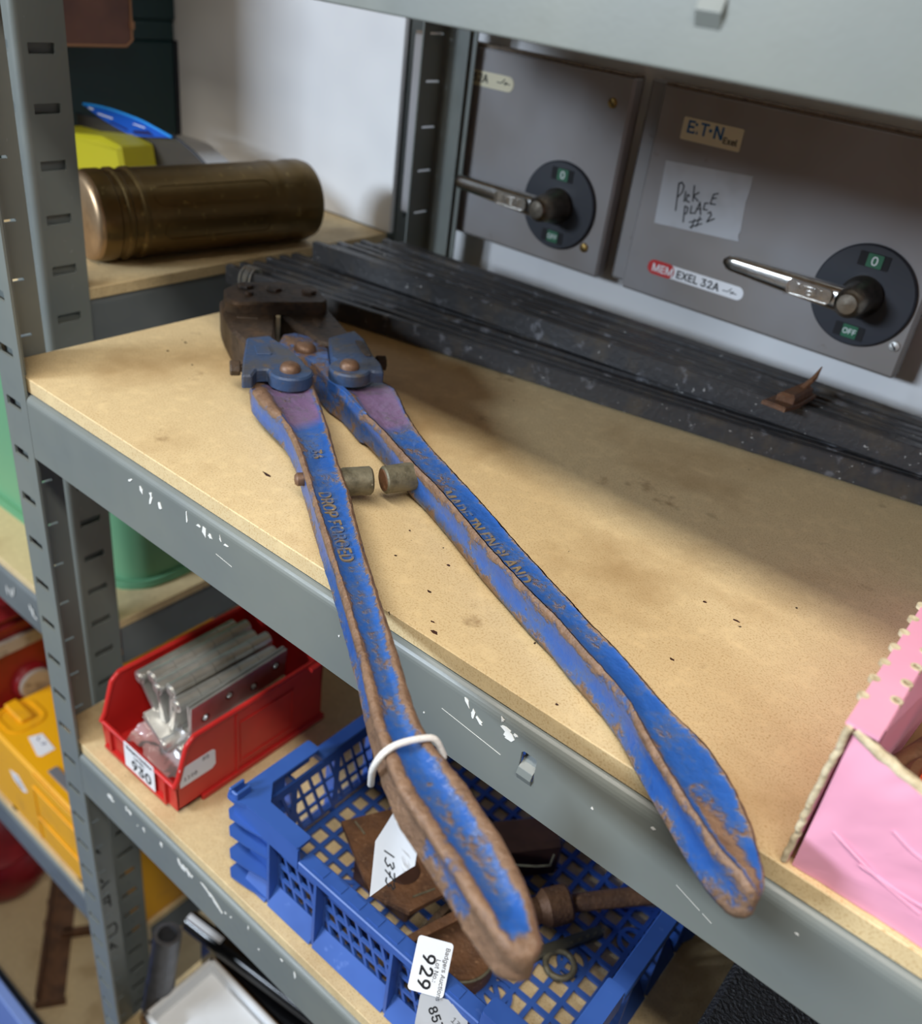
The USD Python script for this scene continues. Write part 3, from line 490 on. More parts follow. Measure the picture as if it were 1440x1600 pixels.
obj('lettering', text('EXEL 32A', .0066, frame_xz(-.0315, Y - .0004, 1.3262), .0003, True), 'blackmat', b1, smooth=False, label='black letters EXEL 32A')
obj('switch_symbol', strokes(switch_mark(.0215, 1.3287, .0048), .0007, frame_xz(0, Y - .0004, 0)), 'blackmat', b1, smooth=False)
b2 = isolator(.1840, .4245, 'grey switch box with handwritten paper label reading Pick place #2', (.3828, 1.2430), ((.4168, 1.2144, 'zinc'),), (.1640, .4185))
e = obj('maker_label', slab(pill(.2078, .2590, 1.3184, 1.3350, .0015), Y, .0006), 'cream', b2, smooth=False)
obj('lettering', text('E', .0088, frame_xz(.2115, Y - .0006, 1.3242), .0003, True), 'blueink', e, smooth=False)
obj('lettering', text('T', .0088, frame_xz(.2228, Y - .0006, 1.3242), .0003, True), 'blueink', e, smooth=False)
obj('lettering', text('N', .0088, frame_xz(.2345, Y - .0006, 1.3242), .0003, True), 'blueink', e, smooth=False)
obj('lettering', slab(unary_union([Point(.2197, 1.3310).buffer(.0011), Polygon([(.2176, 1.3242), (.2186, 1.3268), (.2196, 1.3242)]), Polygon([(.2202, 1.3242), (.2212, 1.3268), (.2222, 1.3242)]), Point(.2322, 1.3288).buffer(.0013)]), Y - .0006, .0003), 'blueink', e, smooth=False, kind='stuff')
obj('lettering', text('Exel', .0044, frame_xz(.2437, Y - .0006, 1.3222), .0003, True), 'blackmat', e, smooth=False)
pp_ = obj('paper_label', slab(Polygon([(.2005, 1.3003), (.238, 1.3022), (.2752, 1.3044), (.2758, 1.296), (.2752, 1.285), (.2768, 1.270), (.2776, 1.2635), (.2764, 1.2598), (.2782, 1.2552), (.24, 1.2530), (.2026, 1.2508), (.2015, 1.275)]), Y, .0003), 'paper', b2, smooth=False, label='scuffed silver paper label')
W1 = [[(.2163, 1.2860), (.2190, 1.2650)], [(.2163, 1.2855), (.2185, 1.2872), (.2212, 1.2850), (.2210, 1.2800), (.2185, 1.2760)], [(.2238, 1.2812), (.2244, 1.2735)], [(.2280, 1.2785), (.2262, 1.2795), (.2258, 1.2745), (.2290, 1.2740)], [(.2300, 1.2870), (.2318, 1.2755)], [(.2352, 1.2830), (.2312, 1.2795), (.2362, 1.2765)],
      [(.2262, 1.2700), (.2280, 1.2578)], [(.2262, 1.2702), (.2292, 1.2695), (.2290, 1.2650), (.2272, 1.2640)], [(.2318, 1.2715), (.2322, 1.2660), (.2352, 1.2668)], [(.2362, 1.2668), (.2382, 1.2760), (.2412, 1.2672)], [(.2368, 1.2705), (.2402, 1.2712)], [(.2452, 1.2770), (.2425, 1.2765), (.2425, 1.2715), (.2458, 1.2718)], [(.2512, 1.2860), (.2478, 1.2845), (.2470, 1.2770), (.2512, 1.2775)], [(.2474, 1.2812), (.2505, 1.2822)],
      [(.2335, 1.2590), (.2430, 1.2638)], [(.2350, 1.2555), (.2440, 1.2605)], [(.2362, 1.2548), (.2372, 1.2622)], [(.2402, 1.2575), (.2412, 1.2652)], [(.2470, 1.2695), (.2488, 1.2712), (.2502, 1.2690), (.2480, 1.2630)], [(.2480, 1.2630), (.2535, 1.2668)]]
obj('handwriting', strokes(W1, .0010, frame_xz(0, Y - .0003, 0)), 'blackmat', pp_, smooth=False, kind='stuff', label='handwritten Pick place #2')
ml = obj('rating_label', slab(pill(.2068, .2942, 1.2106, 1.2214, .0052), Y, .0004), 'white', b2, smooth=False)
obj('badge', slab(pill(.2060, .2310, 1.2100, 1.2220, .0058), Y - .0003, .0005), 'red', ml, smooth=False)
obj('lettering', text('MEM', .0062, frame_xz(.2100, Y - .0008, 1.2128), .0003, True), 'white', ml, smooth=False, label='white letters MEM')
obj('lettering', text('EXEL 32A', .0062, frame_xz(.2330, Y - .0004, 1.2128), .0003, True), 'blackmat', ml, smooth=False, label='black letters EXEL 32A')
obj('switch_symbol', strokes(switch_mark(.2765, 1.2150, .0042), .0006, frame_xz(0, Y - .0004, 0)), 'blackmat', b2, smooth=False)

# ------------------------------------------------------------------ black slats
def slat(p, q, w, h, seed, bow=0.0):
    n = 30; P, Q = np.array(p, float), np.array(q, float); d = (Q - P) / np.linalg.norm(Q - P); s = np.array([-d[1], d[0], 0]); s /= np.linalg.norm(s); r = []
    for t in np.linspace(0, 1, n):
        c = P + (Q - P) * t + s * bow * math.sin(math.pi * t); e = .0008
        r.append([c + s * a + np.array([0, 0, b]) for a, b in ((e, 0), (w - e, 0), (w, e), (w, h - e), (w - e, h), (e, h), (0, h - e), (0, e))])
    v, f = loft(r); v = v + (meshkit.fbm(v * 90, 3, seed)[:, None] - .5) * .0010
    return v, f
ordw = ['frontmost', 'second', 'third', 'fourth', 'fifth', 'sixth', 'seventh', 'eighth', 'ninth', 'tenth']
for i in range(10):
    xl = -.083 + (0 if i < 6 else .03 * (i - 5)); ob = obj('slat', slat((xl, .2300 + .0152 * i, 1.1512), (.62, .3735 + .0070 * i, 1.1512), .0068, .0166 - .0006 * (i % 3), 30 + i, -.004), 'slat', smooth=30,
             label=f'{ordw[i]} black slat from the front in the lower layer on the tan shelf', cat='slat', group='black slats stacked along the back of the shelf')
for i in range(8):
    obj('slat', slat((-.050 + .004 * i + (.006 if i % 2 else 0), .3010 + .0108 * i, 1.1695), (.62, .3600 + .0072 * i, 1.1695), .0068, .0178 - .0012 * (i % 2) - .0006 * (i % 3), 60 + i), 'slat', smooth=30,
        label=f'{ordw[i]} black slat from the front in the upper layer, below the switch boxes', cat='slat', group='black slats stacked along the back of the shelf')
cl = thing('rusty_clip', 'small rusty iron clip with a nail point resting on the black slats', 'clip', (.383, .335, 1.187))
obj('clip_plate', join(prism([(.3735, .322), (.3905, .322), (.3945, .338), (.3960, .366), (.3830, .370), (.3770, .345)], 1.1872, 1.1905, .001), prism([(.3800, .330), (.3915, .332), (.3935, .362), (.3840, .364)], 1.190, 1.1965, .0016)), 'rust', cl, smooth=25)
obj('nail', tube([(.389, .352, 1.196), (.3925, .360, 1.204), (.3935, .364, 1.211)], [.0022, .0018, .0004], 8), 'rust', cl)

# ------------------------------------------------------------------ red parts bin with steel hinges
rb = thing('parts_bin', 'small open-fronted red plastic parts bin with label 930 on its front lip', 'storage bin', (.07, .09, .8085))
bx0, bx1, by0, by1, bz0, bz1 = .0175, .1195, .017, .172, .8085, .8835
side = Polygon([(by0, bz0 + .004), (by0 - .002, .8405), (by0 + .002, .8475), (by0 + .011, bz1 - .006), (by0 + .018, bz1), (by1, bz1), (by1 - .003, bz0 + .004)])
parts = []
for x in (bx0, bx1 - .0022): parts.append(xf(ext(side, .0022), (x, 0, 0), (0, 1, 0), (0, 0, 1), (1, 0, 0)))
parts += [rbox(bx0, bx1, by0 - .001, by0 + .0012, bz0 + .004, .8405, .0006), rbox(bx0, bx1, by1 - .003, by1 - .0006, bz0 + .004, bz1, .0006), rbox(bx0, bx1, by0, by1 - .002, bz0 + .004, bz0 + .0062)]
obj('bin_body', join(*parts), 'redbin', rb, smooth=False)
edge = [(by0 - .002, .8405), (by0 + .002, .8475), (by0 + .011, bz1 - .006), (by0 + .018, bz1), (by1, bz1)]
def rail(x): return tube([(x, y, z) for y, z in edge], .0024, 10)
obj('rim', join(rail(bx0 + .0008), rail(bx1 - .0008), tube([(bx0, by1, bz1), (bx1, by1, bz1)], .0024, 10), tube([(bx0, by0 - .0015, .8405), (bx1, by0 - .0015, .8405)], .0020, 10), rbox(bx1 - .001, bx1 + .0065, by1 - .02, by1 + .004, bz1 - .002, bz1 + .001)), 'redbin', rb, smooth=40)
for xa, xb in ((bx0 - .001, bx0 + .003), (bx1 - .003, bx1 + .0022)): obj('foot_rail', rbox(xa, xb, by0 + .022, by1 + .002, bz0, bz0 + .006, .0006), 'redbin', rb, smooth=False)
pan_ = sbox(by0 + .062, bz0 + .014, by0 + .120, bz0 + .060); fr_ = pan_.difference(pan_.buffer(-.0018))
obj('panel_frame', xf(join(ext(fr_, .0009), ext(sbox(by0 + .0575, bz0 + .006, by0 + .0595, bz1 - .004), .0012)), (bx1, 0, 0), (0, 1, 0), (0, 0, 1), (1, 0, 0)), 'redbin', rb, smooth=False)
obj('label_frame', join(rbox(bx0 + .012, bx0 + .0145, by0 - .0035, by0, bz0 + .008, .8390), rbox(bx1 - .0145, bx1 - .012, by0 - .0035, by0, bz0 + .008, .8390), rbox(bx0 + .004, bx1 - .012, by0 - .0035, by0, bz0 + .004, bz0 + .0075)), 'redbin', rb, smooth=False)
fx = lambda x, y, z: ((x, y, z), (1, 0, 0), (0, 0, 1), (0, -1, 0))
lc = obj('lot_label', slab(pill(.0520, .0935, .8150, .8445, .002), by0 - .0030, .0004), 'label', rb, smooth=False, label='white lot label 930')
obj('lettering', text('930', .0105, fx(.0610, by0 - .0034, .8195), .0003, True), 'blackmat', lc, smooth=False)
obj('lettering', text('Lot No.:', .0030, fx(.0660, by0 - .0034, .8335), .0003), 'blackmat', lc, smooth=False)
obj('lettering', text('Badgers Auctions', .0030, fx(.0560, by0 - .0034, .8390), .0003), 'blackmat', lc, smooth=False)
pc = obj('paper_label', xf(ext(Polygon([(.0195, .8375), (.0500, .8375), (.0535, .8405), (.0535, .8560), (.0510, .8580), (.0195, .8580)]), .0004), (bx1 + .0002, 0, 0), (0, 1, 0), (0, 0, 1), (1, 0, 0)), 'label', rb, smooth=False)
obj('lettering', text('1108', .0038, ((bx1 + .0006, .0225, .8430), (0, 1, 0), (0, 0, 1), (1, 0, 0)), .0002), 'pipe', pc, smooth=False)
obj('lettering', text('R5', .0038, ((bx1 + .0006, .0410, .8525), (0, 1, 0), (0, 0, 1), (1, 0, 0)), .0002), 'pipe', pc, smooth=False)

hl = ['next to the left wall of the bin', 'second from the left in the bin', 'third from the left in the bin', 'in the middle of the bundle', 'right of the middle of the bundle', 'at the right of the upright bundle']
def hinge(o, yd, a1, a2, label, holes=False):
    o, yd = np.array(o, float), np.array(yd, float); yd /= np.linalg.norm(yd); L = .100; r = .0064
    t = thing('butt_hinge', label, 'hinge', o, 'steel butt hinges in the red bin')
    kn = [cyl(o + yd * (L * k / 5 + .0003), o + yd * (L * (k + 1) / 5 - .0001), r, 20) for k in range(5)]
    for k in kn: obj('knuckle', k, 'zinc', t, smooth=40)
    obj('pin', join(cyl(o - yd * .0012, o + yd * (L + .0012), .0036, 14)), 'zinc', t, smooth=40)
    for a in (a1, a2):
        a = np.array(a, float); a -= yd * (a @ yd); a /= np.linalg.norm(a); nrm = np.cross(yd, a)
        P = sbox(0, .002, L, .038 if holes else .033)
        if holes: P = P.difference(unary_union([Point(L * q, .020 + .006 * (1 if k % 2 else -.4)).buffer(.0024, quad_segs=5) for k, q in enumerate((.14, .38, .64, .88))]))
        lf = obj('leaf', xf(ext(P, .0022), o - nrm * .0011, yd, a, nrm), 'zinc', t, smooth=False)
        if holes:
            R = unary_union([Point(L * q, .020 + .006 * (1 if k % 2 else -.4)).buffer(.0040, quad_segs=5).difference(Point(L * q, .020 + .006 * (1 if k % 2 else -.4)).buffer(.0026, quad_segs=5)) for k, q in enumerate((.14, .38, .64, .88))])
            for g in R.geoms: obj('countersink', xf(ext(g, .0027), o - nrm * .00135, yd, a, nrm), 'chromedull', lf, smooth=False)
    return t
hx = [.0330, .0455, .0580, .0710, .0835]; hz = [.8810, .8870, .8860, .8900, .8850]
for k in range(5):
    c = np.array([.066 + .003 * (k - 2), 0, .846]); d = c - np.array([hx[k], 0, hz[k]])
    hinge((hx[k], .044 + .004 * (k % 2), hz[k]), (.012 * (k - 2), 1, -.01), d + [-.0022, 0, 0], d + [.0022, 0, 0], 'zinc butt hinge standing on edge, ' + hl[k])
hinge((.1005, .0440, .8590), (-.02, 1, .02), (.10, 0, 1), (.0, 0, 1.0), 'zinc butt hinge with countersunk screw holes, leaning on the right wall of the bin', True)
hinge((.0790, .0330, .8440), (.10, 1, .05), (-1, 0, .25), (-1, 0, .45), 'zinc butt hinge lying flat at the front of the bin')
hinge((.0930, .0390, .8450), (-.05, 1, .05), (.3, 0, -1), (.1, 0, -1), 'zinc butt hinge low behind the front lip, below the hinge with screw holes')
rg = np.random.default_rng(11); nu, nv = 22, 16; U, V = np.meshgrid(np.linspace(0, 1, nu), np.linspace(0, 1, nv), indexing='ij')
fv = np.stack([.040 + .070 * U + .006 * V, .0225 + .030 * V + .003 * np.sin(9 * U), .829 + .021 * V + .004 * np.sin(7 * U + 4 * V)], -1).reshape(-1, 3); fv = fv + (meshkit.fbm(fv * 130, 3, 4)[:, None] - .5) * [.004, .004, .016]
ii = (np.arange(nu - 1)[:, None] * nv + np.arange(nv - 1)[None]).ravel(); ff = np.vstack([np.c_[ii, ii + nv, ii + nv + 1], np.c_[ii, ii + nv + 1, ii + 1]])
obj('plastic_bag', (np.vstack([fv, fv - [0, 0, .0004]]), np.vstack([ff, ff[:, ::-1] + len(fv)])), 'film', smooth=True, label='crumpled clear plastic bag at the front of the red bin', cat='plastic bag')

# ------------------------------------------------------------------ blue plastic crate
cx0, cx1, cy0, cy1, cz0, czl, czh = .2000, .4730, .0180, .2350, .8085, .8880, .9020
ct = thing('plastic_crate', 'blue lattice-walled plastic crate holding rusty tools on the lower shelf', 'crate', ((cx0 + cx1) / 2, (cy0 + cy1) / 2, cz0))
def lattice(x0, x1, z0, z1, sl, px, pz, bar, mg=.003):
    P = sbox(x0, z0, x1, z1); H = []; k = -20
    for r_ in range(int((z1 - z0 - 2 * mg) / pz)):
        zb = z0 + mg + r_ * pz + bar / 2; zt_ = zb + pz - bar
        for c_ in range(-12, 60):
            xb = x0 + c_ * px - sl * (zb - z0)
            H.append(Polygon([(xb + bar / 2, zb), (xb + px - bar / 2, zb), (xb + px - bar / 2 - sl * (zt_ - zb), zt_), (xb + bar / 2 - sl * (zt_ - zb), zt_)]))
    inner = sbox(x0 + mg, z0 + mg, x1 - mg, z1 - mg)
    return P.difference(unary_union([h.intersection(inner) for h in H]))
ribx = [.2310, .2790, .3500, .4210]
edges = [cx0 + .004] + ribx + [cx1 - .004]
for a, b in zip(edges[:-1], edges[1:]):
    obj('lattice_panel', slab(lattice(a, b, cz0 + .010, czl - .004, .35, .0118, .0135, .0028), cy0 + .006, .0020), 'crate', ct, smooth=False)
    obj('lattice_panel', slab(lattice(a, b, cz0 + .010, czl - .004, .35, .0118, .0135, .0028), cy1 - .004, .0020), 'crate', ct, smooth=False)
riby = [.060, .105, .150, .195]; ey = [cy0 + .004] + riby + [cy1 - .004]
for a, b in zip(ey[:-1], ey[1:]):
    for x in (cx0 + .005, cx1 - .007):
        obj('lattice_panel', xf(ext(lattice(a, b, cz0 + .010, czl - .004, .30, .0108, .0185, .0028), .0020), (x, 0, 0), (0, 1, 0), (0, 0, 1), (1, 0, 0)), 'crate', ct, smooth=False)
for x in ribx:
    obj('rib', rbox(x - .0013, x + .0013, cy0 - .004, cy0 + .006, cz0 + .001, czl - .002), 'crate', ct, smooth=False); obj('rib', rbox(x - .0013, x + .0013, cy1 - .006, cy1 + .004, cz0 + .001, czl - .002), 'crate', ct, smooth=False)
for y in riby:
    obj('rib', rbox(cx0 - .004, cx0 + .006, y - .0013, y + .0013, cz0 + .001, czl - .002), 'crate', ct, smooth=False); obj('rib', rbox(cx1 - .006, cx1 + .004, y - .0013, y + .0013, cz0 + .001, czl - .002), 'crate', ct, smooth=False)
# skirts at the foot, rims at the top
sk = LineString([(.0045, .016), (-.005, .0015)]).buffer(.0011, cap_style=2)
for a, b in zip(edges[:-1], edges[1:]):
    obj('skirt', xf(ext(sk, b - a - .003), (a + .0015, cy0, cz0), (0, 1, 0), (0, 0, 1), (1, 0, 0)), 'crate', ct, smooth=False)
    obj('skirt', xf(ext(sk, b - a - .003), (a + .0015, cy1, cz0), (0, -1, 0), (0, 0, 1), (1, 0, 0)), 'crate', ct, smooth=False)
for a, b in zip(ey[:-1], ey[1:]):
    obj('skirt', xf(ext(sk, b - a - .003), (cx0, a + .0015, cz0), (1, 0, 0), (0, 0, 1), (0, 1, 0)), 'crate', ct, smooth=False); obj('skirt', xf(ext(sk, b - a - .003), (cx1, a + .0015, cz0), (-1, 0, 0), (0, 0, 1), (0, 1, 0)), 'crate', ct, smooth=False)
def rimrail(x0, x1, y0, y1, z): return rbox(x0, x1, y0, y1, z - .0075, z, .0008)
cl_ = .062
obj('rim', join(rimrail(cx0 + cl_, cx1 - .052, cy0 - .005, cy0 + .0075, czl)), 'crate', ct, smooth=False)
obj('rim', join(rimrail(cx0 + cl_, cx1 - .052, cy1 - .0075, cy1 + .005, czl)), 'crate', ct, smooth=False)
obj('rim', join(rimrail(cx0 - .005, cx0 + .0075, cy0 + .070, cy1 - .060, czl)), 'crate', ct, smooth=False)
obj('rim', join(rimrail(cx1 - .0075, cx1 + .005, cy0 + .070, cy1 - .060, czl)), 'crate', ct, smooth=False)
for k in range(8): obj('stacking_tab', rbox(cx0 + cl_ + .012 + k * .017, cx0 + cl_ + .022 + k * .017, cy0 - .002, cy0 + .005, czl, czl + .0006), 'crate', ct, smooth=False)
for (X, sx, lx) in ((cx0, 1, cl_), (cx1, -1, .052)):
    for (Yc, sy) in ((cy0, 1), (cy1, -1)):
        cap = Polygon([(-.005, .066), (-.005, .006), (-.009, .002), (-.010, -.004), (-.006, -.010), (.000, -.010), (.010, -.006), (lx, -.005), (lx, .0075), (.020, .0075), (.0075, .020), (.0075, .066)]).buffer(-.002).buffer(.002, quad_segs=5)
        obj('corner_cap', xf(ext(cap, .0030), (X, Yc, czh - .003), (sx, 0, 0), (0, sy, 0), (0, 0, 1)), 'crate', ct, smooth=False)
        wallp = Polygon([(-.005, .066), (-.005, -.005), (lx, -.005), (lx, -.003), (-.003, -.003), (-.003, .066)])
        obj('corner_skirt', xf(ext(wallp, czh - .003 - (czl - .008)), (X, Yc, czl - .008), (sx, 0, 0), (0, sy, 0), (0, 0, 1)), 'crate', ct, smooth=False)
        led = Polygon([(.0, .034), (-.006, .030), (-.010, .020), (-.010, -.006), (-.004, -.010), (.012, -.008), (.031, -.004), (.031, .006), (.006, .006), (.006, .034)]).buffer(-.0015).buffer(.0015, quad_segs=5)
        for z in (.8120, .8345, .8600, .8790): obj('corner_ledge', xf(ext(led, .0018), (X, Yc, z), (sx, 0, 0), (0, sy, 0), (0, 0, 1)), 'crate', ct, smooth=False)
        obj('corner_wall', xf(ext(Polygon([(.003, .034), (.003, .003), (.031, .003), (.031, .005), (.005, .005), (.005, .034)]), czh - cz0 - .006), (X, Yc, cz0 + .003), (sx, 0, 0), (0, sy, 0), (0, 0, 1)), 'crate', ct, smooth=False)
        obj('corner_lug', xf(join(rbox(-.006, -.0035, -.0085, .004, 0, .0065, .0006), rbox(-.0035, .002, -.0085, -.0062, 0, .0055, .0006), rbox(.0012, .0034, -.0085, .004, 0, .0065, .0006)), (X, Yc, czh), (sx, 0, 0), (0, sy, 0), (0, 0, 1)), 'crate', ct, smooth=False)
base = sbox(cx0 + .005, cy0 + .006, cx1 - .005, cy1 - .006); px = .0152
cells = unary_union([sbox(cx0 + .010 + i * px, cy0 + .012 + j * px, cx0 + .010 + i * px + px - .0038, cy0 + .012 + j * px + px - .0038) for i in range(17) for j in range(13)])
rings_ = unary_union([Point(x, y).buffer(.0115).difference(Point(x, y).buffer(.0085)) for x, y in ((.40, .075), (.445, .055), (.425, .135), (.36, .10), (.26, .10), (.3, .17), (.45, .18))])
diag = unary_union([LineString([(.336, .128), (.470, .020)]).buffer(.0017), LineString([(.336, .128), (.470, .232)]).buffer(.0017), LineString([(.336, .128), (.204, .02)]).buffer(.0017), LineString([(.336, .128), (.204, .232)]).buffer(.0017)])
obj('lattice_base', xf(ext(base.difference(cells).union(rings_).union(diag.intersection(base)), .0026), (0, 0, cz0 + .0008)), 'crate', ct, smooth=False)
# paper lot labels on the crate rim
def quad_label(name, P, mat_, parent, **k):
    P = np.array(P, float); u = P[1] - P[0]; w = np.linalg.norm(u); u /= w; v = P[0] - P[3]; v -= u * (v @ u); h = np.linalg.norm(v); v /= h; n = np.cross(u, v); o = P[3] + 0
    return obj(name, xf(ext(pill(0, w, 0, h, .0022), .0004), o, u, v, n), mat_, parent, smooth=False, **k), (o, u, v, n, w, h)
lab, (o, u, v, n, w, h) = quad_label('lot_label', [(.3636, .0216, .9054), (.3842, .0310, .9071), (.3952, .0113, .8859), (.3743, .0015, .8838)], 'label', ct, label='white lot label reading Badgers Auctions Lot No. 929')
tf_ = lambda a, b: (o + u * a + v * b + n * .0004, -v, u, n)
obj('lettering', text('Badgers Auctions', .00265, tf_(w * .82, h * .90), .0002), 'blackmat', lab, smooth=False)
obj('lettering', text('Lot No.:', .00265, tf_(w * .62, h * .66), .0002), 'blackmat', lab, smooth=False)
obj('lettering', text('929', .0080, tf_(w * .24, h * .74), .0002, True), 'blackmat', lab, smooth=False)
l2, (o, u, v, n, w, h) = quad_label('lot_label', [(.3790, .0050, .8830), (.3990, .0140, .8850), (.4080, .0020, .8700), (.3880, -.0050, .8680)], 'paper', ct, label='older white label reading 853 beneath the newer one')
obj('lettering', text('853', .0055, (o + u * .0060 + v * .0125 + n * .0004, -v * .0 + u * .55 - v * .83, u * .83 + v * .55, n), .0002, True), 'blackmat', l2, smooth=False)
l3, (o, u, v, n, w, h) = quad_label('lot_label', [(.3985, .0125, .8845), (.4090, .0175, .8860), (.4190, .0060, .8690), (.4080, .0010, .8670)], 'paper', ct, label='torn paper label with faded 1347')
obj('lettering', text('1347', .0034, (o + u * .001 + v * .013 + n * .0004, u * .83 - v * .55, v * .83 + u * .55, n), .0002), 'pipe', l3, smooth=False)

# ------------------------------------------------------------------ tools in the crate
pk = thing('rusty_plate', 'flat brown rusty steel plate with a round hole, nearest the front left of the crate', 'steel plate', (.28, .10, .815))
ppoly = Polygon([(.2420, .0760), (.2850, .1560), (.3520, .1280), (.3300, .0560), (.3000, .0480)]).difference(Point(.3050, .0780).buffer(.0120, quad_segs=8))
obj('plate', xf(ext(ppoly, .0045), (0, 0, .8520)), 'rust', pk, smooth=False)
for a, b in (((.250, .083), (.263, .080)), ((.268, .126), (.281, .122)), ((.324, .066), (.331, .082)), ((.276, .097), (.284, .096))): obj('weld_ridge', tube([(*a, .8568), (*b, .8568)], .0008, 8), 'stub', pk)
obj('block', join(rbox(.262, .318, .070, .128, .8125, .8515, .002)), 'wood', pk)
pk2 = thing('rusty_plate', 'thin rusty plate propped just below the plate with the round hole', 'steel plate', (.33, .08, .815))
obj('plate', xf(ext(Polygon([(.335, .050), (.3415, .050), (.3640, .115), (.3560, .118)]), .003), (0, 0, .838)), 'rust', pk2, smooth=False); obj('edge_strip', rbox(.337, .342, .052, .100, .8125, .838), 'rustdark', pk2, smooth=False)
dt = thing('round_lid', 'round rusty brown lid under the grip of the near handle', 'lid', (.362, .080, .8125))
obj('disc', lathe([(.026, 0), (.026, .014), (.0245, .016), (.022, .0145), (.0001, .014)], (.3640, .0760, .8125), n=48), 'rust', dt, smooth=40); obj('rim', tube([(.3640 + .0252 * math.cos(a), .0760 + .0252 * math.sin(a), .8285) for a in np.linspace(0, 2 * np.pi, 40)], .0011, 8), 'stub', dt)
hm = thing('hammer', 'rusty hammer with a brown handle lying at the back of the crate', 'hammer', (.40, .15, .8125))
obj('head', lathe([(.006, 0), (.0135, .002), (.0140, .012), (.0095, .016), (.0095, .030), (.0140, .036), (.0140, .052), (.0125, .054)], (.372, .112, .830), (.55, .80, .1), 28), 'rust', hm, smooth=35)
obj('shaft', tube([(.388, .136, .836), (.420, .170, .842), (.450, .200, .848)], [.0062, .0068, .0072], 12), 'rust', hm)
fl = thing('file', 'flat grey file with notched edge lying on the crate base', 'file', (.415, .14, .8125))
obj('blade', prism([(.3920, .1060), (.3990, .1010), (.4320, .1660), (.4260, .1710)], .8125, .8175, .0008), 'file', fl, smooth=False)
for k in range(5): obj('notch', rbox(.4172 + .003 * k, .4186 + .003 * k, .1425 + .006 * k, .1452 + .006 * k, .8174, .8182), 'stub', fl, smooth=False)
rgm = thing('iron_ring', 'small dull iron ring beside the file in the crate', 'ring', (.420, .125, .8125))
obj('ring', tube([(.4205 + .0105 * math.cos(a), .1240 + .0105 * math.sin(a), .8150) for a in np.linspace(0, 2 * np.pi, 36)], .0024, 10), 'stub', rgm, smooth=50)
wt = thing('dark_tool', 'dark wooden tool with a pale metal rim, deep under the shelf beam', 'tool', (.35, .15, .8125))
obj('stock', rot(rbox(.322, .352, .118, .205, .8125, .852, .004), [0, 0, 1], -38, (.337, .16, 0)), 'wood', wt); obj('edge_band', tube([(.344, .128, .853), (.372, .152, .853), (.379, .160, .853), (.376, .170, .853)], .0009, 8), 'stub', wt)

# ------------------------------------------------------------------ pink cardboard box
pb = thing('cardboard_box', 'pink cardboard box with torn edges standing at the shelf edge by the second handle grip', 'box', (.68, .12, 1.1505))
fw = Polygon([(.5330, 1.1505), (.86, 1.1505), (.86, 1.2050), (.62, 1.2020), (.580, 1.2065), (.5580, 1.2097), (.5463, 1.2133), (.5354, 1.2169), (.5322, 1.2195)])
v, f = vf(trimesh.Trimesh(*vf(ext(fw, .0035))).subdivide_to_size(.006)); v = v.copy(); v[:, 2] += (meshkit.fbm(np.c_[v[:, :2] * 60, v[:, 2:] * 0], 3, 2) - .5) * .0022
obj('front_wall', xf((v, f), (0, .0095, 0), (1, 0, 0), (0, 0, 1), (0, -1, 0)), 'pink', pb, smooth=30)
te = [(.5322, 1.2195), (.5354, 1.2172), (.5463, 1.2136), (.5580, 1.2100), (.580, 1.2068), (.62, 1.2023), (.86, 1.2053)]
tp_ = smooth_path([(x, .0078, z) for x, z in te], 90); jit = meshkit.fbm(tp_ * 320, 3, 5)[:, None] - .5
obj('torn_edge', tube(tp_ + jit * [.0, .0012, .0018], .0021, 8), 'card', pb, smooth=50)
for k, (a, b) in enumerate((((.540, 1.1760), (.575, 1.1640)), ((.552, 1.1690), (.59, 1.169)), ((.556, 1.1905), (.572, 1.186)))):
    pth = smooth_path([(a[0], .0058, a[1]), ((a[0] + b[0]) / 2, .0056, (a[1] + b[1]) / 2 - .0015), (b[0], .0058, b[1])], 14); obj('crease', tube(pth, .0006, 6), 'pink', pb)
obj('side_wall', rbox(.5290, .5312, .0060, .235, 1.1505, 1.2205), 'pink', pb, smooth=False)
sv = smooth_path([(.5298, .0052, 1.1510), (.5300, .0050, 1.165), (.5296, .0046, 1.185), (.5300, .0050, 1.205), (.5302, .0054, 1.2205)], 60); obj('torn_edge', tube(sv + (meshkit.fbm(sv * 300, 3, 9)[:, None] - .5) * .0014, .0013, 8), 'card', pb, smooth=50)
holes = unary_union([Point(.5382 + .0001 * k, .030 + k * .0125).buffer(.0016, quad_segs=4) for k in range(15)])
scal = unary_union([Point(.5290, .024 + k * .0125).buffer(.0017, quad_segs=4) for k in range(16)])
top = sbox(.5285, .0065, .5398, .235).difference(holes).union(scal); obj('folded_top', xf(ext(top, .0016), (0, 0, 1.2202)), 'pink', pb, smooth=False)
for k in range(15): obj('perforation', xf(ext(Point(.5382, .030 + k * .0125).buffer(.0022, quad_segs=4).difference(Point(.5382, .030 + k * .0125).buffer(.0013, quad_segs=4)), .0020), (0, 0, 1.2201)), 'card', pb, smooth=False)
for k in range(16): obj('scallop', xf(ext(Point(.5286, .024 + k * .0125).buffer(.0020, quad_segs=4), .0018), (0, 0, 1.2201)), 'card', pb, smooth=False)
obj('inner_panel', loft([[(.5385, .014, 1.2200), (.5402, .014, 1.2200), (.5415, .030, 1.1530), (.5398, .030, 1.1530)], [(.5385, .235, 1.2200), (.5402, .235, 1.2200), (.5560, .235, 1.1530), (.5540, .235, 1.1530)]]), 'pink', pb, smooth=False)
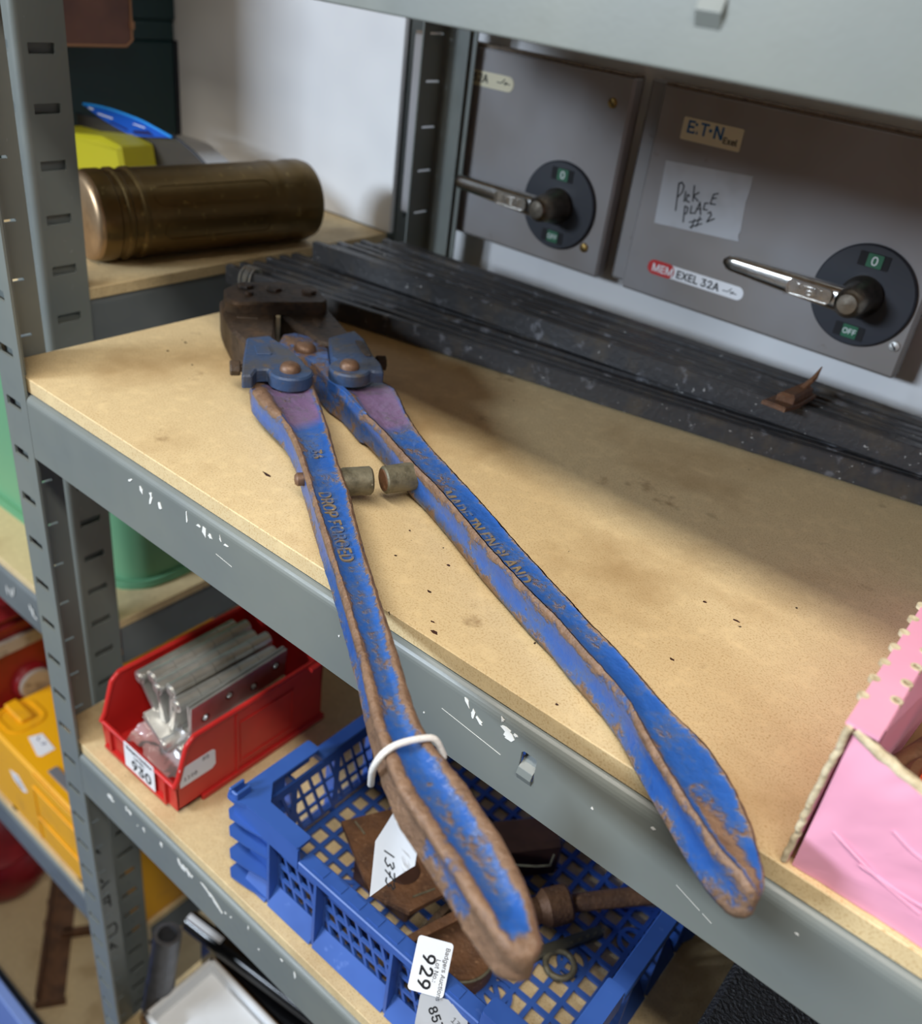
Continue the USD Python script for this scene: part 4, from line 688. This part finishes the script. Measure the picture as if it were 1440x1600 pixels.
obj('box_base', rbox(.531, .86, .0095, .235, 1.1505, 1.1525), 'kraft', pb, smooth=False); obj('back_wall', rbox(.531, .86, .2345, .238, 1.1505, 1.2205), 'pink', pb, smooth=False); obj('side_wall', rbox(.857, .860, .0095, .235, 1.1505, 1.2205), 'pink', pb, smooth=False)
bb = thing('rusty_bar', 'bent rusty iron bar inside the pink box', 'bar', (.56, .09, 1.153))
obj('bar', tube(smooth_path([(.5445, .0480, 1.1690), (.5500, .064, 1.1730), (.5580, .085, 1.1780), (.575, .115, 1.180), (.61, .15, 1.178), (.63, .16, 1.16)]), .0052, 14), 'rust', bb, smooth=50)
ir = thing('iron_collar', 'rusty iron collar with red lead paint inside, in the pink box', 'collar', (.573, .06, 1.153))
obj('collar', lathe([(.0235, 0), (.0240, .026), (.0225, .028), (.0195, .028), (.0185, .026), (.0185, .014), (.0001, .014)], (.5745, .0540, 1.153), n=48), 'rust', ir, smooth=35)
obj('paint', lathe([(.0001, .0), (.0182, .0), (.0183, .0118), (.0150, .0100), (.0001, .0040)], (.5745, .0540, 1.1672), n=40), 'orange', ir, smooth=35)

# ------------------------------------------------------------------ set-back frame, upper shelf
bc = thing('shell_case', 'bronze ribbed shell case lying on the upper set-back shelf', 'shell case', (-.156, .26, 1.158))
A0, A1 = np.array([-.1720, .1500, 1.1962]), np.array([-.1395, .3740, 1.1962]); adir = (A1 - A0) / np.linalg.norm(A1 - A0); LEN = np.linalg.norm(A1 - A0)
prof = [(.0352, .004), (.0380, .010), (.0380, .020), (.0365, .022), (.0365, .026), (.0384, .028), (.0384, .031), (.0366, .033), (.0366, .040), (.0384, .042), (.0384, .045), (.0372, .047), (.0372, LEN - .050), (.0380, LEN - .048), (.0380, LEN - .040), (.0370, LEN - .038), (.0370, LEN - .026), (.0380, LEN - .024), (.0380, LEN - .010), (.0360, LEN - .003), (.030, LEN), (.0001, LEN)]
obj('tube_body', lathe(prof, A0, adir, 72), 'bronze', bc, smooth=35)
obj('end_cap', lathe([(.0001, -.0015), (.020, -.001), (.032, .0005), (.0356, .003), (.0366, .006), (.0352, .010)], A0, adir, 72), 'copper', bc, smooth=40)
obj('end_nub', lathe([(.004, -.001), (.004, .003), (.002, .005), (.0001, .005)], A1, adir, 16), 'zinc', bc, smooth=40)
e1 = np.cross(adir, [0, 0, 1.0]); e1 /= np.linalg.norm(e1); e2 = np.cross(e1, adir)
for a0, a1, s0, s1 in ((math.radians(22), math.radians(50), .052, LEN - .058), (math.radians(-24), math.radians(0), .058, LEN - .062)):
    P = pill(s0, s1, 0, (a1 - a0) * .037, .0085); ring = P.difference(P.buffer(-.0016))
    v, f = vf(trimesh.Trimesh(*vf(ext(ring, .0010))).subdivide_to_size(.004)); q = a0 + v[:, 1] / .037; r_ = .0369 + v[:, 2]
    vv = A0 + adir * v[:, :1] + r_[:, None] * (np.cos(q)[:, None] * e1 + np.sin(q)[:, None] * e2); obj('raised_panel', (vv, f), 'bronze', bc, smooth=30)
fs = thing('face_shield', 'clear face shield with bright blue card and yellow shell, behind the bronze shell case', 'face shield', (-.38, .36, 1.158))
top = smooth_path([(-0.4548, 0.32, 1.2187), (-0.3927, 0.32, 1.2245), (-0.3459, 0.32, 1.2275), (-0.3009, 0.32, 1.2305), (-0.2737, 0.32, 1.2301), (-0.2481, 0.32, 1.2231), (-0.2261, 0.32, 1.2137), (-0.2085, 0.32, 1.2012), (-0.1938, 0.32, 1.1779)], 60)
obj('black_edge', tube(top, .0014, 8), 'black', fs)
sh = []
for p in top: sh.append([[p[0], p[1] - .0006, p[2]], [p[0], p[1] + .0006, p[2]], [p[0] * .96 - .014, p[1] + .0406, max(1.1590, p[2] - .008)], [p[0] * .96 - .014, p[1] + .0394, max(1.1588, p[2] - .008)]])
obj('clear_visor', loft(sh), 'visor', fs, smooth=40)
obj('front_film', xf(ext(Polygon([(p[0], p[2]) for p in top] + [(-0.4548, 1.177)]), .0006), (0, 0.3190, 0), (1, 0, 0), (0, 0, 1), (0, -1, 0)), 'visor', fs, smooth=False)
cardp = Polygon([(-0.4315, 1.2331), (-0.4066, 1.2359), (-0.379, 1.2371), (-0.3501, 1.237), (-0.3219, 1.2361), (-0.2737, 1.2301), (-0.2932, 1.2267), (-0.3122, 1.2233), (-0.3442, 1.2181), (-0.3693, 1.2209), (-0.3927, 1.224), (-0.4162, 1.2287)])
obj('blue_card', slab(cardp, 0.3160, .0012), 'bluecard', fs, smooth=False)
obj('card_edge', tube(smooth_path([(-0.4315, 0.315, 1.2335), (-0.4066, 0.315, 1.2363), (-0.379, 0.315, 1.2376), (-0.3501, 0.315, 1.2375), (-0.3219, 0.315, 1.2366), (-0.2737, 0.315, 1.2305)], 24), .0013, 8), 'brightblue', fs)
obj('card_print', slab(unary_union([Polygon([(-0.3388, 1.2214), (-0.3033, 1.2261), (-0.3126, 1.2294), (-0.3407, 1.2242)]), Polygon([(-0.3819, 1.2247), (-0.3501, 1.2219), (-0.3501, 1.2237), (-0.3819, 1.2264)])]), 0.3146, .0003), 'darkblue', fs, smooth=False, kind='stuff')
obj('card_print', slab(unary_union([sbox(-0.4043, 1.2284, -0.3763, 1.2295), sbox(-0.3388, 1.2305, -0.3183, 1.2314), sbox(-0.4212, 1.2308, -0.4118, 1.2323)]), 0.3146, .0003), 'white', fs, smooth=False, kind='stuff')
ys = Polygon([(-0.4464, 1.176), (-0.4464, 1.2088), (-0.4043, 1.2111), (-0.3433, 1.22), (-0.3089, 1.2167), (-0.3052, 1.1985), (-0.2939, 1.176)]).buffer(-.003).buffer(.003, quad_segs=4)
obj('yellow_shell', xf(prism(np.array(ys.exterior.coords)[:-1], 0, .040, .004), (0, .316, 0), (1, 0, 0), (0, 0, 1), (0, -1, 0)), 'neon', fs, smooth=30)
tc = thing('storage_case', 'large dark teal case standing against the white wall on the upper set-back shelf', 'case', (-.8, .3, 1.158))
obj('body', rbox(-1.09, -.4700, .100, .4620, 1.1585, 1.2925, .003), 'teal', tc, smooth=False); obj('edge_trim', rbox(-.476, -.4690, .4615, .466, 1.1600, 1.2925), 'black', tc, smooth=False)
tb = thing('storage_box', 'dark teal box standing behind the brown case', 'box', (-.8, .42, 1.2930))
obj('body', rbox(-1.09, -.4700, .374, .462, 1.2930, 1.3130, .001), 'teal', tb, smooth=False); obj('lid', rbox(-1.09, -.4685, .372, .464, 1.3135, 1.56, .002), 'teal', tb, smooth=False)
bw = thing('brown_case', 'red-brown case with tan worn edges, resting on the teal case', 'case', (-.75, .25, 1.2930))
bp = Polygon([(.100, 1.2931), (.3600, 1.2931), (.3665, 1.2985), (.3665, 1.53), (.100, 1.53)])
obj('body', xf(ext(bp, .56), (-.97, 0, 0), (0, 1, 0), (0, 0, 1), (1, 0, 0)), 'brown', bw, smooth=False)
obj('worn_edge', tube([(-.4096, .100, 1.2938), (-.4096, .3585, 1.2938), (-.4096, .3660, 1.3000), (-.4096, .3663, 1.34)], .0013, 8), 'tan', bw); obj('corner_mount', rbox(-.4120, -.4072, .3640, .3690, 1.3100, 1.3180, .0008), 'tan', bw, smooth=False)

# ------------------------------------------------------------------ set-back frame, lower shelves
gp = Polygon([(-.52, .1320), (-.180, .1380), (-.155, .1470), (-.139, .1680), (-.136, .205), (-.140, .30), (-.15, .40), (-.52, .40)]).buffer(-.02).buffer(.02, quad_segs=8)
gt = thing('plastic_tub', 'large green plastic tub with a rolled foot rim on the middle set-back shelf', 'tub', (-.33, .27, .8145))
def taper(P, z0, z1, k):
    q = affinity.scale(P, k, k); n = 120; r0 = [P.exterior.interpolate(t, True).coords[0] for t in np.linspace(0, 1, n, False)]; r1 = [q.exterior.interpolate(t, True).coords[0] for t in np.linspace(0, 1, n, False)]
    return loft([[(x, y, z0) for x, y in r0], [(x, y, z1) for x, y in r1]])
obj('tub_body', taper(gp.buffer(-.006), .8150, 1.02, 1.03), 'greentub', gt, smooth=30)
rp = gp.buffer(.0028); obj('foot_rim', join(taper(rp, .8145, .8185, 1.0), taper(rp.buffer(-.0018), .8185, .8215, .997)), 'greentub', gt, smooth=30)
obj('top_rim', taper(affinity.scale(gp, 1.045, 1.045), 1.018, 1.030, 1.0), 'greentub', gt, smooth=30)
yc = thing('tool_case', 'yellow plastic tool case with white stickers on the shelf below the green tub', 'tool case', (-.28, .26, .3125))
obj('case_body', rbox(-.447, -.1140, .0860, .45, .3130, .4550, .004), 'yellow', yc, smooth=False)
obj('front_panel', rbox(-.3150, -.1145, .0838, .0862, .322, .4530, .001), 'yellow', yc, smooth=False)
for z in (.4290, .3690): obj('rib', rbox(-.3140, -.1150, .0815, .0842, z - .0022, z + .0022, .0008), 'yellow', yc, smooth=False)
obj('rib', rbox(-.3150, -.3120, .0818, .0842, .325, .4290, .0008), 'yellow', yc, smooth=False)
obj('handle_recess', xf(ext(pill(-.442, -.385, .098, .152, .018).difference(pill(-.442, -.385, .098, .152, .018).buffer(-.004)), .0016), (0, 0, .4550)), 'yellow', yc, smooth=False)
obj('handle_grip', rbox(-.446, -.400, .118, .136, .4552, .4600, .0018), 'yellow', yc, smooth=False)
obj('latch', rbox(-.3000, -.2150, .0990, .1120, .4548, .4572, .0006), 'swdark', yc, smooth=False)
s1 = obj('sticker', xf(ext(Polygon([(-.3713, .1121), (-.3651, .1286), (-.3289, .1262), (-.3290, .1070), (-.3340, .1040)]), .0005), (0, 0, .4552)), 'label', yc, smooth=False)
obj('pen_mark', xf(ext(unary_union([LineString([(-.362, .123), (-.360, .119), (-.356, .119)]).buffer(.0006), LineString([(-.349, .122), (-.345, .122), (-.346, .119), (-.349, .119)]).buffer(.0006)]), .0003), (0, 0, .4557)), 'darkblue', s1, smooth=False, kind='stuff')
s2 = obj('sticker', slab(Polygon([(-.3838, .4032), (-.3610, .4100), (-.3403, .3930), (-.3520, .3840), (-.3760, .3900)]), .0858, .0005), 'label', yc, smooth=False)
obj('pen_mark', slab(unary_union([LineString([(-.368, .402), (-.362, .394), (-.356, .398)]).buffer(.0008), LineString([(-.360, .390), (-.352, .392)]).buffer(.0008)]), .0853, .0003), 'darkblue', s2, smooth=False, kind='stuff')
obj('foot', rbox(-.232, -.222, .0850, .095, .3127, .3175), 'wood', yc, smooth=False); obj('foot', rbox(-.400, -.390, .0850, .095, .3127, .3175), 'wood', yc, smooth=False)
rm = thing('red_machine', 'red enamelled machine with a worn alloy band and round cap, behind the yellow case', 'machine', (-.62, .26, .3125))
obj('casing', rbox(-.80, -.4600, .095, .42, .3130, .600, .014), 'darkred', rm, smooth=30)
obj('band', rbox(-.4605, -.4535, .100, .36, .532, .556, .002), 'aluband', rm, smooth=False); obj('fin', rbox(-.4610, -.4545, .100, .36, .566, .580, .003), 'darkred', rm, smooth=False); obj('fin', rbox(-.4610, -.4565, .100, .36, .586, .592, .002), 'darkred', rm, smooth=False)
obj('boss', lathe([(.030, -.004), (.028, .004), (.025, .010)], (-.4605, .1660, .4660), (1, 0, 0), 36), 'darkred', rm, smooth=40); obj('cap', lathe([(.0240, .004), (.0240, .012), (.0215, .0140), (.0001, .0143)], (-.4600, .1680, .4660), (1, 0, 0), 32), 'aluband', rm, smooth=35)
pt = thing('red_pot', 'dark red round enamel pot on the bottom shelf beside the rusty angle bracket', 'pot', (-.80, .19, -.33))
obj('body', lathe([(.060, 0), (.075, .006), (.088, .030), (.094, .060), (.090, .095), (.078, .115)], (-.800, .190, -.3300), n=56), 'darkred', pt, smooth=40); obj('lid', lathe([(.080, .114), (.081, .119), (.060, .128), (.020, .134), (.0001, .135)], (-.800, .190, -.3300), n=56), 'darkred', pt, smooth=40)
br = thing('angle_bracket', 'rusty steel angle bracket lying on the bottom set-back shelf', 'bracket', (-.58, .15, -.3300))
B0, B1 = np.array([-.7050, .2450, -.3300]), np.array([-.4950, .0900, -.3300]); bd = (B1 - B0) / np.linalg.norm(B1 - B0); bs = np.array([-bd[1], bd[0], 0])
obj('arm', xf(ext(Polygon([(0, 0), (.046, 0), (.046, .004), (.004, .004), (.004, .040), (0, .040)]), np.linalg.norm(B1 - B0)), B0, bs, (0, 0, 1), bd), 'rust', br, smooth=False)
obj('arm', xf(ext(Polygon([(0, 0), (.022, 0), (.022, .004), (.004, .004), (.004, .022), (0, .022)]), .11), B0 + bd * .13 + bs * .028, -bd, (0, 0, 1), bs), 'rust', br, smooth=False)
obj('foot_plate', xf(ext(sbox(-.004, 0, .050, .020), .005), B1, bs, (0, 0, 1), bd), 'rust', br, smooth=False)
for q in (.05, .10): obj('bolt', cyl(B0 + bd * q - bs * .006 + [0, 0, .015], B0 + bd * q + bs * .002 + [0, 0, .015], .007, 12), 'rust', br)
pbx = thing('plastic_crate', 'pale blue plastic bin on the floor in front of the set-back frame', 'crate', (-.5, -.1, -.40))
obj('bin_wall', join(rbox(-.95, -.14, .0, .006, -.40, -.02), rbox(-.95, -.14, -.35, -.344, -.40, -.02), rbox(-.95, -.944, -.35, .006, -.40, -.02), rbox(-.146, -.14, -.35, .006, -.40, -.02), rbox(-.95, -.14, -.35, .006, -.40, -.394)), 'bluecrate2', pbx, smooth=False); obj('bin_rim', join(rbox(-.96, -.13, -.004, .012, -.026, -.014, .002), rbox(-.96, -.13, -.358, -.342, -.026, -.014, .002)), 'bluecrate2', pbx, smooth=False)

# ------------------------------------------------------------------ low shelf of the main frame
ca = thing('carton', 'shallow brown carton holding the white foam tray on the low shelf', 'carton', (.2, .08, .296))
for b in ((-.0015, .0, .0270, .1285, .2960, .3440), (.40, .4015, .0270, .1285, .2960, .3440), (-.0015, .4015, .0270, .0285, .2960, .3420), (-.0015, .4015, .1270, .1285, .2960, .3440)): obj('side', rbox(*b), 'kraft', ca, smooth=False)
obj('bottom', rbox(-.0015, .4015, .0270, .1285, .2958, .2972), 'kraft', ca, smooth=False)
ft = thing('foam_tray', 'white moulded foam tray in a shallow carton, bottom of the main frame', 'tray', (.2, .078, .2975))
obj('rim', join(rbox(.0015, .0075, .0300, .1255, .2975, .3500, .001), rbox(.0015, .398, .0300, .0355, .2975, .3500, .001), rbox(.0015, .398, .1200, .1255, .2975, .3500, .001), rbox(.3920, .398, .0300, .1255, .2975, .3500, .001)), 'foam', ft, smooth=False)
obj('floor', rbox(.0075, .3920, .0355, .1200, .2975, .3290, .001), 'foam', ft, smooth=False); obj('raised_step', xf(ext(Polygon([(.040, .044), (.075, .044), (.075, .070), (.385, .070), (.385, .116), (.040, .116)]).buffer(-.003).buffer(.003, quad_segs=4), .0110), (0, 0, .3288)), 'foam', ft, smooth=False)
pp2 = thing('steel_pipe', 'grey steel pipe standing beside the slotted post on the low shelf', 'pipe', (-.014, .06, .296))
P0, P1_ = np.array([-.0150, .0540, .2965]), np.array([-.0100, .0760, .4400]); pd = (P1_ - P0) / np.linalg.norm(P1_ - P0); Lp = np.linalg.norm(P1_ - P0)
obj('tube', lathe([(.0170, 0), (.0170, .060), (.0158, .062), (.0158, Lp), (.0112, Lp), (.0112, Lp - .06), (.0001, Lp - .06)], P0, pd, 36), 'pipe', pp2, smooth=35)
rd_ = thing('black_roll', 'glossy black roll with a painted white highlight lying behind the foam tray', 'roll', (.18, .15, .35))
Q0, Q1 = np.array([-.0490, .1300, .3660]), np.array([.42, .1890, .3660]); qd = (Q1 - Q0) / np.linalg.norm(Q1 - Q0)
obj('roll', lathe([(.0105, 0), (.0125, .002), (.0125, .46), (.0105, .463)], Q0, qd, 36), 'glossblack', rd_, smooth=40)
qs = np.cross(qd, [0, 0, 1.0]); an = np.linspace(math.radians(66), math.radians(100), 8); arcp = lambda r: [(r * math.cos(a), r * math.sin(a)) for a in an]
obj('painted_highlight', xf(ext(Polygon(arcp(.0126) + arcp(.0131)[::-1]), .056), Q0 + qd * .002, qs, (0, 0, 1), qd), 'white', rd_, smooth=False)  # white strip paints the gloss highlight onto the roll
lc_ = thing('black_case', 'black grained hard case on the lower shelf at the right of the blue crate', 'case', (.69, .15, .8085))
obj('case_lid', rbox(.5200, .862, .045, .30, .860, .9000, .004), 'leather', lc_, smooth=False); obj('case_base', rbox(.5215, .860, .047, .298, .8085, .8590, .003), 'leather', lc_, smooth=False)

obj('darkening_sheet', loft([[(x, .1300, .2958), (x, .1310, .3500), (x, .20, .3510 + .002 * math.sin(x * 40)), (x, .30, .345 + .006 * math.sin(x * 55)), (x, .43, .330), (x, .43, .2958)] for x in np.linspace(-.028, .46, 30)]), 'glossblack', smooth=40, label='added black sheet that darkens the low shelf under the glossy roll', cat='plastic sheet')  # added sheet, its black stands in for the darkness behind the tray
wtie = thing('wire_tie', 'shiny wire loops wound round the end of the frontmost lower slat', 'wire', (-.06, .235, 1.151))
for k in range(4):
    x_ = -.064 + .0032 * k; y_ = .2300 + (x_ + .083) * .2041
    obj('loop', tube([(x_ + .0012 * math.sin(a), y_ + .0038 + .0072 * math.cos(a) * (1 if k % 2 else 1.15), 1.1605 + .0112 * math.sin(a)) for a in np.linspace(-.3, 2 * np.pi - .3, 30)], .0008, 7), 'zinc', wtie, smooth=50)
